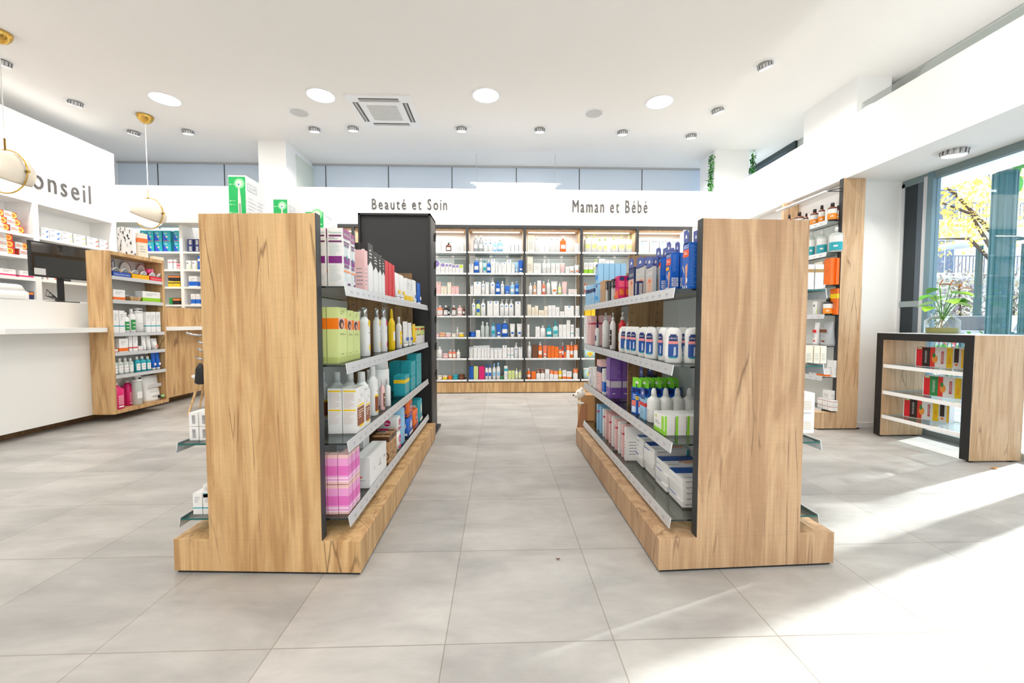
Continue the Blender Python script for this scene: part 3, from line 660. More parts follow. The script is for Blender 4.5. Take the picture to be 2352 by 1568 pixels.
def st_top(c):  # coloured top, white bottom (chevron)
    def f_(m, w, d, h):
        for f in 'FLR': q = Face(m, w, d, h, f); q.poly([(0, .55), (.5, .66), (1, .55), (1, 1), (0, 1)], c); q.lines(.2, .8, .7, .9, 3, 'W', .3)
        q.disc(.5, .18, w * .25, (200, 120, 90), h * .09)
    return f_
def st_tissue(m, w, d, h):
    for f in 'FLR':
        q = Face(m, w, d, h, f); q.rect(0, .12, 1, .88, (238, 160, 214)); q.rect(0, .30, 1, .62, (226, 110, 190)); q.rect(0, .18, 1, .24, (250, 216, 238)); q.rect(0, .08, 1, .12, (250, 226, 240))
def st_fresub(m, w, d, h):
    q = Face(m, w, d, h, 'L'); q.text('Frezya', .5, .2, .16, .45, INKC, True) if False else q.text('Frezya', .45, .25, .5, .05, INKC); q.disc(.45, .36, .006, 'F')
    q = Face(m, w, d, h, 'F'); q.disc(.25, .5, .012, (220, 220, 220)); q.disc(.6, .55, .014, (150, 150, 155)); q.disc(.6, .55, .011, 'W'); q.lines(.5, .72, .40, .45, 1, INKC, .6); q.rect(.8, .5, .9, .6, (180, 180, 184))
def st_gum(m, w, d, h):
    q = Face(m, w, d, h, 'F'); q.rect(.02, .02, .98, .97, (16, 190, 100)); q.disc(.64, .84, w * .30, (150, 236, 170)); q.disc(.62, .84, w * .2, (225, 250, 225)); q.disc(.6, .82, w * .05, (60, 130, 220))
    q.disc(.6, .22, w * .34, (190, 245, 210), h * .05); q.poly([(.57, .78), (.65, .78), (.72, .55), (.74, .1), (.56, .1), (.54, .55)], (240, 236, 228)); q.rect(.61, .12, .69, .45, (150, 156, 150)); q.disc(.38, .12, w * .2, (240, 226, 214), h * .035)
    for v in (.82, .5, .43, .27, .1): q.disc(.13, v, w * .045, (190, 245, 200)); q.rect(.15, v - .004, .42, v + .004, (190, 245, 200))
    q = Face(m, w, d, h, 'R'); q.rect(.08, .72, .55, .87, (180, 184, 188)); q.rect(.10, .735, .53, .855, 'W'); q.text('G·U·M', .315, .795, .34, .08, (150, 154, 158)); q.lines(.1, .5, .2, .62, 6, (222, 222, 222), .3); q.lines(.6, .95, .2, .62, 6, (222, 222, 222), .3, 9)
def st_soap(m, w, d, h):
    q = Face(m, w, d, h, 'F'); q.rect(0, 0, 1, .22, (150, 220, 60)); q.rect(.72, .22, .94, .95, (150, 220, 60)); q.disc(.2, .8, w * .06, (190, 220, 60)); q.lines(.15, .62, .42, .6, 2, (120, 130, 120), .35)
    q = Face(m, w, d, h, 'R'); q.rect(.0, 0, .22, 1, (150, 220, 60)); q = Face(m, w, d, h, 'L'); q.rect(.0, 0, .22, 1, (150, 220, 60))
def st_epi(m, w, d, h):
    q = Face(m, w, d, h, 'L'); z = h + .0006; k = M_(SKIN)
    m.quad([(-w * .38, -d * .44, z), (w * .5, -d * .44, z), (w * .5, d * .0, z), (-w * .38, d * .0, z)], M_((236, 234, 238))); 
    m.quad([(-w * .5, d * .0, z), (w * .5, d * .0, z), (w * .5, d * .5, z), (-w * .5, d * .5, z)], M_((24, 76, 156)))
    for o in (0, .12): m.quad([(-w * .1 + o * w, -d * .2 - o * d * .6, z + .0003), (w * .48, -d * .10 - o * d, z + .0003), (w * .48, d * .1 - o * d, z + .0003), (-w * .05 + o * w, -d * .02 - o * d * .6, z + .0003)], k)
    m.text('epitact', (-w * .3, -d * .36, z + .0003), (1, 0, 0), (0, 1, 0), w * .3, d * .09, M_(INKC)); q2 = Face(m, w, d, h, 'F'); q2.text('epitact', .22, .5, .28, .5, (80, 80, 90)); q2.rect(.94, 0, 1, 1, 'T')
def st_gallia(m, w, d, h):
    q = Face(m, w, d, h, 'F'); q.poly([(.2, .8), (.5, .35), (.35, .75)], 'L'); q.poly([(.9, .85), (.5, .35), (.65, .78)], (226, 226, 246)); q.text('Gallia', .55, .82, .62, .10, INKC); q.disc(.55, .15, w * .16, 't', h * .09)
def st_thx(c=(140, 120, 190)):
    def f_(m, w, d, h): q = Face(m, w, d, h, 'F'); q.disc(.5, .78, w * .42, c); q.lines(.3, .7, .75, .81, 2, 'W', .4); q.lines(.2, .8, .2, .4, 3, (200, 200, 206), .25)
    return f_
def st_mark(c):
    def f_(m, w, d, h): q = Face(m, w, d, h, 'F'); q.rect(.42, .84, .62, .95, c) if w > .02 else None; q.lines(.2, .8, .45, .7, 3, (206, 208, 214), .2, 3)
    return f_
def st_kraft(m, w, d, h):
    for f in 'FL': q = Face(m, w, d, h, f); q.rect(0, .78, 1, .97, (84, 52, 30)); q.disc(.5, .25, w * .3, (84, 52, 30), h * .14); q.disc(.5, .25, w * .22, 'U', h * .10); q.lines(.2, .8, .45, .7, 4, (84, 52, 30), .3)
    m.quad([(-w * .2, -d / 2, h + .0005), (w * .2, -d / 2, h + .0005), (w * .2, d / 2, h + .0005), (-w * .2, d / 2, h + .0005)], M_((84, 52, 30)))
def st_diap(m, w, d, h):
    q = Face(m, w, d, h, 'F'); q.disc(.4, .45, w * .13, 'Y'); q.disc(.6, .45, w * .13, 'Y'); q.poly([(.28, .42), (.72, .42), (.5, .12)], 'Y'); q.disc(.5, .42, w * .06, 'F'); q.rect(0, .85, 1, 1, 'W')
def st_redbox(m, w, d, h):  # long medicine carton, red end and round sun mark
    q = Face(m, w, d, h, 'F'); q.rect(.62, 0, 1, 1, (222, 60, 44)); q.disc(.74, .5, h * .42, (250, 220, 90)); q.disc(.74, .5, h * .26, (238, 120, 60)); q.rect(0, .2, .6, .8, (196, 200, 196)); q.lines(.05, .55, .3, .7, 2, (224, 90, 80), .4); Face(m, w, d, h, 'R').rect(0, 0, 1, 1, (226, 74, 60)); Face(m, w, d, h, 'L').rect(0, 0, .9, 1, (222, 90, 74))
def st_med(c, c2=None):
    def f_(m, w, d, h): q = Face(m, w, d, h, 'F'); q.lines(.06, .62, .55, .85, 1, (150, 154, 160), .5); q.poly([(.55, .1), (.82, .1), (.9, .6), (.7, .35)], c); (q.rect(.9, 0, .96, 1, c2) if c2 else None)
    return f_
def st_dolo(m, w, d, h): q = Face(m, w, d, h, 'F'); q.poly([(0, 0), (.7, 0), (0, .8)], (30, 70, 190)); q.disc(.5, .42, w * .13, 'W'); q.disc(.5, .42, w * .07, 'O'); q.lines(.2, .8, .7, .8, 1, 'W', .6); q.rect(.1, .0, .9, .04, 'F')
def st_face(m, w, d, h): q = Face(m, w, d, h, 'F'); q.disc(.5, .92, w * .33, (60, 60, 130), h * .07); q.lines(.2, .8, .45, .8, 5, (190, 224, 250), .25); q.rect(0, .22, 1, .42, (20, 150, 236))
def st_hot(m, w, d, h): q = Face(m, w, d, h, 'F'); q.rect(.1, .1, .9, .4, (240, 110, 40)); q = Face(m, w, d, h, 'R'); q.disc(.5, .89, d * .38, (50, 50, 110), h * .09); q.rect(.08, .55, .92, .8, (244, 90, 130)); q.rect(.08, .2, .92, .5, (226, 70, 60)); q.lines(.15, .8, .25, .46, 3, 'Y', .3)
def st_viol(m, w, d, h):
    for f in 'RF': q = Face(m, w, d, h, f); q.lines(.08, .92, .48, .95, 14, (170, 140, 206), .3, 11); q.rect(.04, .27, .96, .43, (200, 192, 204)); q.lines(.2, .6, .1, .14, 1, 'W', .5)
def st_juice(c):
    def f_(m, w, d, h): q = Face(m, w, d, h, 'F'); q.rect(.02, .02, .15, .98, (220, 30, 40)); q.rect(.15, .02, .32, .98, c); q.rect(.32, .02, .42, .98, (226, 60, 40)); q.disc(.42, .42, w * .06, (244, 160, 70), h * .2); q.disc(.40, .6, w * .03, 'G', h * .12); q.rect(.55, .2, .60, .8, (200, 30, 50)); q.text('SUPERDIET', .575, .5, .5, .032, 'W', True); q.rect(.66, .02, .78, .98, 'Y'); q.text('-50%', .72, .4, .4, .06, (230, 120, 20), True); q.rect(.81, .3, .90, .97, c); q.rect(.95, .05, .99, .95, (250, 200, 30)); q.text('GELÉE ROYALE' if c != 'G' else 'GINSENG', .235, .5, .62, .05, 'W', True); q.rect(.04, .88, .14, .97, (190, 214, 160)); q.disc(.86, .2, w * .03, 'O')
    return f_
def st_box2(c='N', top='G'):
    def f_(m, w, d, h): q = Face(m, w, d, h, 'R'); q.rect(0, .7, 1, .82, (176, 140, 80)); q.lines(.1, .9, .1, .66, 8, (206, 200, 196), .2); q = Face(m, w, d, h, 'F'); q.rect(0, .7, 1, .82, (176, 140, 80))
    return f_
def st_bar(m, w, d, h):
    for f in 'FLR': q = Face(m, w, d, h, f); q.rect(.3, .15, .72, .85, 'W'); [q.rect(.34, .2 + i * .08, .68, .24 + i * .08, (90, 90, 96)) for i in range(8)]
def st_cow(m, w, d, h):
    rg = random.Random(3)
    for f in 'FLR':
        q = Face(m, w, d, h, f)
        for i in range(16): u, v, a = rg.uniform(.1, .9), rg.uniform(.05, .95), rg.uniform(0, 3); du, dv = .1 * math.cos(a), .04 * math.sin(a) + .02; q.poly([(u - du, v - dv), (u + du * .4, v - dv * 1.2), (u + du, v + dv), (u - du * .5, v + dv * 1.1)], (60, 52, 50))
STY = {'strip': st_strip, 'lime': st_lime, 'pure': st_pure, 'argan': st_argan, 'urgo': st_urgo, 'scis': st_scis, 'blis': st_blist(), 'tissue': st_tissue, 'frez': st_fresub, 'gum': st_gum, 'soap': st_soap, 'epi': st_epi, 'gal': st_gallia,
       'thx': st_thx(), 'thl': st_thx((200, 230, 40)), 'mB': st_mark((20, 130, 200)), 'mT': st_mark((20, 160, 190)), 'mO': st_mark('O'), 'mM': st_mark('M'), 'mG': st_mark('G'), 'txt': st_txt(), 'kraft': st_kraft, 'diap': st_diap, 'red': st_redbox,
       'medB': st_med('B', None), 'medG': st_med('g', (90, 90, 90)), 'medO': st_med('F', (90, 90, 90)), 'medY': st_med('Y'), 'medM': st_band('M', .1, .3), 'dolo': st_dolo, 'face': st_face, 'hot': st_hot, 'viol': st_viol,
       'jK': st_juice((50, 30, 26)), 'jG': st_juice('G'), 'box2': st_box2(), 'bar': st_bar, 'cow': st_cow, 'bO': st_band('O', .06, .30), 'bY': st_band('Y', .05, .28), 'bR': st_band('R', .2, .28), 'bT': st_band('T', .28, .33), 'bg': st_band((150, 206, 40), .05, .4), 'bB': st_band('B', .1, .5),
       'topN': st_top('N'), 'topO': st_top('O'), 'topK': st_top('K'), 'dark': st_band((230, 130, 40), .6, .9), 'redl': st_txt('C'), 'stripe': st_band((200, 60, 90), .7, .76), 'logo': st_txt((190, 190, 196)), 'gold': st_txt((206, 180, 130))}
MESHC = {}
def parts_of(kind, col, acc, w, d, h, sty):
    k = (kind, col, acc, round(w, 3), round(d, 3), round(h, 3), sty)
    if k in MESHC: return MESHC[k]
    out = []; B = M_(col, .38); A = M_(acc if acc != '-' else 'W', .35); r = w / 2
    if kind in 'bh':
        m = MB(); e = min(.0015, w * .06)
        m.loft([(0, w / 2 - e, d / 2 - e, 30), (0, w / 2, d / 2, 60), (h - .0002, w / 2, d / 2, 60), (h, w / 2 - e, d / 2 - e, 60)], B, n=4, p=60, smooth=False) if False else m.box(-w / 2, w / 2, -d / 2, d / 2, 0, h, B)
        if sty in STY: STY[sty](m, w, d, h)
        elif acc != '-':
            for f in 'FLR': Face(m, w, d, h, f).rect(0, .62, 1, .80, acc)
            Face(m, w, d, h, 'F', .001).lines(.2, .8, .2, .5, 3, (150, 150, 156), .25)
        else: Face(m, w, d, h, 'F').lines(.2, .8, .35, .75, 4, tuple(int(c * .82) for c in CN[col][0]) if isinstance(col, str) else INKC, .22)
        out.append(('body', m))
        if kind == 'h':
            m = MB(); z = h; a = w * .5; t = .0012
            m.extr([(-a * .8, -d / 2, z - .004), (a * .8, -d / 2, z - .004), (a * .8, -d / 2, z + .045), (a * .3, -d / 2, z + .06), (-a * .8, -d / 2, z + .06)], (0, t, 0), M_((130, 214, 60) if acc == 'g' else (60, 84, 164)))
            m.extr([(-a * .3, -d / 2 - .0005, z + .022), (a * .3, -d / 2 - .0005, z + .022), (a * .2, -d / 2 - .0005, z + .034), (0, -d / 2 - .0005, z + .040), (-a * .2, -d / 2 - .0005, z + .034)], (0, .0003, 0), M_('W')); out.append(('hang_tab', m))
    elif kind in 'opds':
        if kind == 'p': hb, hn = h * .76, h * .80
        elif kind == 'd': hb, hn = h * .62, h * .66
        elif kind == 's': hb, hn = h * .74, h * .78
        else: hb, hn = h * .78, h * .81
        nr = min(r * .42, .016) if kind != 's' else r * .7
        if sty == 'wide': nr = r * .62
        if sty in ('silver', 'oill'): nr = r * .5
        if kind == 's': nr = r * .42
        if sty == 'slope': b = [(0, r * .9, r * .9), (.004, r, r), (h * .78, r * .98, r * .98), (h * .80, r * .93, r * .93)]; nr = r * .82; hn = h * .81
        elif sty == 'jug': b = [(0, r * .9, r * .85, 3), (.006, r, r * .95, 3), (hb * .84, r, r * .95, 3), (hb, nr * 1.6, nr * 1.6, 2), (hn, nr, nr, 2)]
        else: b = [(0, r * .92, d / 2 * .92, 2.3), (.004, r, d / 2, 2.3), (hb * .86, r, d / 2, 2.3), (hb * .93, r * .92, d / 2 * .92, 2.2), (hb * .98, max(nr, r * .62), max(nr, d / 2 * .62), 2), (hn, nr, nr, 2)]
        m = MB(); m.loft(b, B, n=18); out.append(('body', m)); cap = M_('W' if acc == '-' or sty in ('lab', 'mB') else acc, .3)
        if sty == 'silver': cap = CHROME
        if sty == 'amb': cap = M_('K' if col in 'AK' else 'W', .3)
        m = MB()
        if kind == 'o': m.loft([(hn - .002, nr * 1.12, nr * 1.12), (h - .002, nr * 1.05, nr * 1.05), (h, nr * .9, nr * .9)], cap, n=16); out.append(('cap', m))
        elif kind == 's': m.loft([(hn - .002, nr * 1.1, nr * 1.1), (h * .92, nr * .95, nr * .95), (h, nr * .5, nr * .55)], cap, n=16); out.append(('cap', m))
        elif kind == 'd': m.loft([(hn - .002, nr * 1.2, nr * 1.2), (h * .76, nr * 1.2, nr * 1.2), (h * .765, nr * .6, nr * .6), (h * .95, nr * .55, nr * .55), (h, nr * .3, nr * .3)], cap, n=14); out.append(('dropper', m))
        else:
            m.loft([(hn - .002, nr * 1.25, nr * 1.25), (h * .87, nr * 1.2, nr * 1.2), (h * .875, nr * .45, nr * .45), (h * .95, nr * .4, nr * .4)], cap, n=14)
            m.loft([(h * .945, nr * .75, nr * .75), (h * .985, nr * .8, nr * .8), (h, nr * .4, nr * .4)], cap, n=12); m.tube([(0, 0, h * .97), (r * .75, -r * .2, h * .972), (r * .95, -r * .25, h * .955)], nr * .24, cap, 6); out.append(('pump', m))
        # wrapped label on the front
        lc = acc if (acc != '-') else ('W' if col not in 'Wc' else None)
        m = MB(); 
        def arc(z0, z1, a, c, e=.0008):
            n = 8; v = []; dd = (d / 2) if sty not in ('slope', 'jug') else r * .98
            for zz in (z0, z1):
                for i in range(n + 1):
                    t = -math.pi / 2 + a * (2 * i / n - 1); cc, ss = math.cos(t), math.sin(t); pw = 2.3 if sty not in ('slope',) else 2
                    v.append(((r + e) * math.copysign(abs(cc) ** (2 / pw), cc), (dd + e) * math.copysign(abs(ss) ** (2 / pw), ss), zz))
            m.add(v, [(i, i + 1, n + 2 + i, n + 1 + i) for i in range(n)], M_(c), True)
        if sty == 'mB': arc(hb * .72, hb * .82, .28, (20, 120, 200)); arc(hb * .3, hb * .33, .6, (206, 210, 216))
        elif sty == 'lab': arc(hb * .15, hb * .70, .95, acc); arc(hb * .5, hb * .54, .6, 'W' if acc != 'W' else (150, 150, 156), .0012); arc(hb * .3, hb * .33, .5, 'W' if acc != 'W' else (150, 150, 156), .0012)
        elif sty == 'amb': arc(hb * .08, hb * .82, 1.1, 'W'); arc(hb * .08, hb * .50, 1.1, (250, 150, 40) if acc == 'O' else acc, .0012); arc(hb * .26, hb * .34, .25, 'W', .0016)
        elif sty == 'oill': arc(hb * .12, hb * .50, .9, (140, 72, 40)); arc(hb * .50, hb * .55, .9, 'Y', .0012); arc(hb * .08, hb * .13, .6, 'Y', .0012); arc(hb * .62, hb * .64, .5, (220, 170, 120))
        elif sty == 'jug': arc(hb * .08, hb * .14, .7, 'W'); [arc(hb * (.2 + .07 * i), hb * (.235 + .07 * i), .45, 'P') for i in range(6)]
        elif sty == 'silver': arc(hb * .78, hb * .96 - .004, .45, acc if acc != '-' else 'Y'); arc(hb * .15, hb * .3, .3, acc if acc != '-' else 'Y'); arc(hb * .6, hb * .63, .4, (160, 160, 166))
        elif sty == 'round': arc(hb * .25, hb * .65, .8, 'W')
        elif lc: arc(hb * .3, hb * .6, .8, lc if lc != col else 'W')
        else: arc(hb * .45, hb * .49, .55, (196, 200, 206)); arc(hb * .35, hb * .37, .45, (206, 210, 216))
        out.append(('label', m))
    elif kind == 't':
        m = MB(); m.loft([(h * .12, r * .72, d / 2 * .9, 2), (h * .16, r * .80, d / 2, 2), (h * .6, r * .9, d / 2 * .6, 2), (h * .94, r, .003, 6), (h, r, .0015, 6)], B, n=18)
        if acc != '-': 
            q = Face(m, w * 1.3, d, h, 'F', .001); q.rect(.32, .25, .68, .38, acc)
        out.append(('body', m)); m = MB(); m.loft([(0, r * .66, d / 2 * .85), (h * .13, r * .70, d / 2 * .9)], M_(acc if sty == 'cap' else 'W', .3), n=18); out.append(('cap', m))
    elif kind == 'j':
        m = MB(); m.loft([(0, r * .9, r * .9), (.003, r, r), (h * .58, r, r), (h * .6, r * .9, r * .9)], B, n=20); out.append(('body', m))
        m = MB(); m.loft([(h * .6, r * 1.0, r * 1.0), (h * .97, r * 1.0, r * 1.0), (h, r * .95, r * .95)], M_(acc if acc != '-' else col, .25), n=20); out.append(('lid', m))
    elif kind == 'k':
        m = MB(); z = [(0, .42, .42, 5), (h * .04, .49, .49, 6), (h * .5, .5, .5, 6), (h * .96, .49, .49, 6), (h, .42, .42, 5)]; m.loft([(a, b * w, c * d, p) for a, b, c, p in z], B, n=24)
        if sty in STY: STY[sty](m, w, d, h)
        elif acc != '-':
            for f in 'FL': q = Face(m, w, d, h, f, .002); q.disc(.5, .6, min(w, d) * .28, acc, h * .22); q.lines(.3, .7, .5, .66, 2, 'W', .4); q.rect(.1, .1, .9, .22, acc)
        out.append(('body', m))
    elif kind == 'u':
        m = MB(); m.loft([(0, w / 2 * .92, d / 2, 3), (h * .1, w / 2, d / 2, 3), (h * .6, w / 2 * .95, d / 2 * .7, 2.5), (h * .9, w / 2, .004, 6), (h, w / 2, .002, 6)], B, n=20)
        q = Face(m, w, d * .95, h, 'F', .003); q.poly([(.08, .55), (.92, .55), (.92, .68), (.08, .68)], acc); q.disc(.5, .2, w * .2, acc, h * .04); q.lines(.2, .8, .34, .48, 3, (120, 120, 124), .2); out.append(('body', m))
    MESHC[k] = [(n, m.mesh(n)) for n, m in out]; return MESHC[k]

REG = []
def put(kind, col, acc, w, d, h, loc, rz, place, sty='', look=None, cat=None, name=None, tilt=None, rowkey=None):
    ps = parts_of(kind, col, acc, w, d, h, sty); nm, kw = KN[kind]
    if name: nm = name
    if len(ps) == 1: o = bpy.data.objects.new(nm, ps[0][1]); COL.objects.link(o)
    else:
        o = bpy.data.objects.new(nm, None); COL.objects.link(o); o.empty_display_size = .03
        for pn, me in ps:
            c = bpy.data.objects.new(pn, me); COL.objects.link(c); c.parent = o
    o.location = loc; o.rotation_euler = (tilt[0] if tilt else 0, tilt[1] if tilt else 0, rz)
    if look is None:
        cn = CN[col][1]; look = cn + ' ' + kw
        if acc != '-' and acc != col: look = cn + ' ' + kw + {'o': ' with %s cap or label', 'b': ' with %s band', 'p': ' with %s label', 't': ' with %s mark', 'j': ' with %s lid', 's': ' with %s cap', 'd': ' with %s top', 'k': ' with %s print', 'u': ' with %s band', 'h': ' with %s print'}[kind] % CN[acc][1]
        elif sty in ('mB', 'mT'): look = cn + ' ' + kw + ' with small blue mark'
        if kind == 'o' and acc != '-' and acc != col: look = cn + ' ' + kw + (' with %s label' if sty in ('lab', 'amb', 'oill', 'silver') else ' with %s cap') % CN[acc][1]
    REG.append((o, look, place, loc, cat or {'b': 'carton', 'o': 'bottle', 'p': 'bottle', 's': 'bottle', 't': 'tube', 'j': 'jar', 'd': 'bottle', 'k': 'pack', 'u': 'pouch', 'h': 'pack'}[kind], rowkey))
    return o
ORD = ['first', 'second', 'third', 'fourth', 'fifth', 'sixth', 'seventh', 'eighth', 'ninth', 'tenth', 'eleventh', 'twelfth', 'thirteenth', 'fourteenth', 'fifteenth', 'sixteenth', 'seventeenth', 'eighteenth']
def finish_labels():
    g = {}
    for r in REG: g.setdefault((r[1], r[2]), []).append(r)
    for (look, place), L in g.items():
        L.sort(key=lambda r: pxof(r[3])); n = len(L)
        for i, r in enumerate(L):
            if n == 1: lab = '%s, %s' % (look, place)
            elif i == 0: lab = '%s, leftmost, %s' % (look, place)
            elif i == n - 1: lab = '%s, rightmost, %s' % (look, place)
            else: lab = '%s, %s from left, %s' % (look, ORD[min(i, 17)], place)
            r[0]['label'] = lab; r[0]['category'] = r[4]
            if n > 1: r[0]['group'] = look.split(' with ')[0] + 's, ' + place
# ---- back wall ----
BAYN = {1: 'bay beside the black unit', 2: 'blue and white bay', 3: 'sun care bay', 4: 'green topped bay', 5: 'rightmost back bay'}
SHN = ['top', 'second', 'third', 'fourth', 'fifth', 'sixth', 'bottom']
BACK = {
 (1, 0): 'o W Y 992 999 557;b W - 1001 1013 547;b W - 1013.5 1024 550;p A K 1024 1036 556 round;b W - 1036.5 1045 558;b W - 1046 1065 557 txt',
 (1, 1): 'b W - 993 1011 599 thx;b W - 1011.5 1022 603 thx;b W - 1022.5 1030 604 thx;b W - 1030.5 1038 604 thx;b W - 1038.5 1046 607 thx;b W - 1046.5 1054 607 thx;b W - 1054.5 1064 607 thl',
 (1, 2): 'b C - 993 1001.5 657 mG;b P - 1002 1012.5 647 mG;b C - 1013 1019 657 mO;b C - 1019.5 1026 657 mO;b C - 1027.5 1036 648 mM;b P - 1036.5 1045 657 mO;b P - 1045.5 1054 657 mO',
 (1, 3): 'o C C 993 1002 701 wide;o F W 1003 1017 701 lab;o K W 1018 1029 701 lab;o K K 1029 1033 703;o A W 1037 1047 701 lab;o P P 1050 1062 701;o A A 1062.5 1068 703',
 (1, 4): 'j P - 999 1008.5 766;j s - 1009 1022 761;j P W 1023 1035 757;j C - 1037 1048 766;o c P 1048 1053 751;j Y C 1053.5 1066 758',
 (1, 5): 'p C - 992 1003 797;o W - 1004 1015 796;j P - 1016 1029 806;o F C 1030 1038.5 803 lab;o F C 1039 1047 803 lab;o C W 1048 1057 803 lab',
 (1, 6): 'j K - 992 1003 853;j C - 1004 1015 852;j Y C 1016 1027 854;j O - 1028.5 1038.5 858;j T - 1039 1052 857;j N - 1053 1067 853',
 (2, 0): 'o S W 1087 1098 540 ;o S W 1099 1110 540;s W - 1111 1120.5 544 mB;s W - 1121 1132 543 mB;o L - 1133 1141 552;o L W 1142 1155 547;b W - 1160 1172 559;b W - 1174 1181 556;b W - 1183 1190 550;b W - 1192 1200 550',
 (2, 1): 'b W - 1077.5 1087 606 mB;p B W 1088 1100 590;s W - 1101 1108 593;o t T 1109 1117 597;o B W 1118 1127 597;b W - 1128 1137 595 mB;b W - 1138 1143 600 mB;b W - 1144 1153 603 mB;b W - 1153.5 1163 602 mB;b W - 1164 1174 597 mB;b W - 1175 1182 603 mB;t L W 1183 1190 602;t B W 1190.5 1203 597',
 (2, 2): 'b W - 1080 1087 656 mB;b W - 1088 1105 647 mB;o W - 1106 1114 644 mB;b W - 1115 1123 648 mB;p W - 1126 1137 638 mB;o B B 1138 1149 645;o W - 1150 1158 645 mB;t B L 1159 1171 656;o L W 1172 1182 647 ;o B L 1183 1192 645',
 (2, 3): 'p W - 1083 1092 686 mB;p g B 1093 1103 689;p W - 1104 1115 686 mB;b W - 1119 1132 691 mB;b W - 1133 1146 691 mB;p W - 1148 1158 687 mB;p W - 1158.5 1168 687 mB;p W - 1168.5 1180 687 mB;b W - 1183 1196 692 mB',
 (2, 4): 'j B - 1077.5 1092 760;b W - 1093 1103 758;o c - 1104 1113 738;o c - 1114 1123 740;o L T 1128 1138 741;t B W 1140 1151 743;p B W 1152 1167 733;t W B 1171 1183 743;t W B 1187 1200 743',
 (2, 5): 'b W - 1077.5 1086 797 mB;b W - 1087 1096 794 mB;b W - 1096.5 1105 794 mB;b W - 1105.5 1112 793 mB;b W - 1112.5 1118.5 793 mB;b W - 1119 1125 793 mB;b W - 1126 1134 799 mB;b W - 1135 1143 799 mB;b W - 1143.5 1153 799 mB;b W - 1154 1164 793 mB;b W - 1165 1172 798 bT;b W - 1173 1180 798 bT;p W - 1181 1190 787 mB;b W - 1191 1200 797 mB',
 (2, 6): 'b B - 1077.5 1087 841;b g - 1088 1098 841;b M - 1100 1113 841;o W B 1114 1121 837;o W B 1121.5 1129 837;o W L 1131 1139 835;o W L 1140 1149 833;j G - 1149.5 1157 858;b W T 1158 1166 840;b g - 1167 1174.5 851;b g - 1175 1182 851;o W g 1183 1190 846;o g - 1190.5 1199 850',
 (3, 0): 'b C - 1212 1227 540 txt;o W - 1228 1238 542;b W - 1240 1250.5 556;b W - 1251 1261 564;p W - 1262 1273 541;p W - 1275 1285 541;p O W 1287 1301 540 plain;b W - 1321 1328 559;b W - 1328.5 1334 559',
 (3, 1): 'b C - 1211 1224 589 txt;b W - 1225 1243 604;o W - 1246 1255.5 596;o W - 1256 1265 596;b W - 1266 1275 604;b W - 1276 1286 604;t P - 1287 1298 604;b W - 1299 1307.5 612;t W O 1308 1319 611;t W O 1320 1332 608',
 (3, 2): 's W - 1214 1223 648;o s W 1225 1232 648;b W - 1234 1243 644;o F W 1245 1253 645;o W - 1256 1264 641;t W O 1266 1281 645;d g W 1282 1290 647;t P - 1291 1303 646;b W P 1306 1325 664',
 (3, 3): 'b C - 1211 1220 699 gold;b C - 1221 1228 705 gold;b C - 1228.5 1236 702 gold;b C - 1237 1249.5 712 gold;b C - 1250 1258 703 gold;b W - 1259 1267.5 701;b W - 1268 1276 701;b W - 1276.5 1285 705;b W - 1286 1296.5 715;b W - 1297 1318 702 mB;b W - 1322 1331 702',
 (3, 4): 'b W - 1211 1216 745;b W - 1230 1240 750;o W - 1241 1253 747;o T T 1255 1268 746;d t T 1270 1283 733;b W - 1284 1292 745;b W - 1292.5 1301 745;b W - 1301.5 1310 735;b W - 1311 1318 745 bT;b W - 1322 1331 753',
 (3, 5): 's W - 1211 1221 784;b N - 1223 1235 792;p O W 1236 1246 785;t F W 1247 1257 793;b O - 1258 1265.5 794;b O - 1266 1273.5 794;b O - 1274 1283 796;b O W 1284 1290.5 803;o R W 1291 1295 787;b O - 1295.5 1300 808;b W - 1301 1309 792 topO;p O W 1309.5 1317 785;b W - 1318 1327 792 topO',
 (3, 6): 's O W 1210 1219 846;b O - 1221 1231 853;b W - 1232 1241 847 topN;b W - 1241.5 1251 847 topN;b W - 1252 1262 848 txt;b W - 1263 1271 850 topO;b W - 1271.5 1282 852 topO;o Y W 1283 1291 846;b W - 1292 1301 850 bO;b W - 1302 1313 853 bO;b W - 1317 1327 847 topO',
 (4, 0): 'p W g 1342 1358 536 plain;p W g 1359 1373 536 plain;o W g 1374 1383 546;o W g 1385 1397 545;p W g 1404 1418 541 plain;p W g 1421 1437 538 plain;p W g 1438 1455 538 plain',
 (4, 1): 'b W - 1341 1351 603 bg;b W - 1352 1362 603 bg;o W g 1363 1375 594;b W - 1376 1390 594 bg;b W - 1391 1400 598;b W - 1401 1410 598',
 (4, 2): 'o W F 1341 1350 650;b W - 1351 1360 655 txt;o W B 1361 1369 652', (4, 3): 'b Y - 1343 1357 707;b Y - 1358 1371 707', (4, 4): 'b W - 1341 1351 748 medB;b W - 1352 1361 748 medG',
 (4, 5): 'k t Y 1341 1370 800 diap', (4, 6): 'k t Y 1340 1372 845 diap',
 (5, 0): 'b W - 1467 1491 547 gal;b W - 1493 1514 548 gal;b W - 1515.5 1537 548 gal;b W - 1539 1560 548 gal;b W - 1562 1581 549 gal',
}
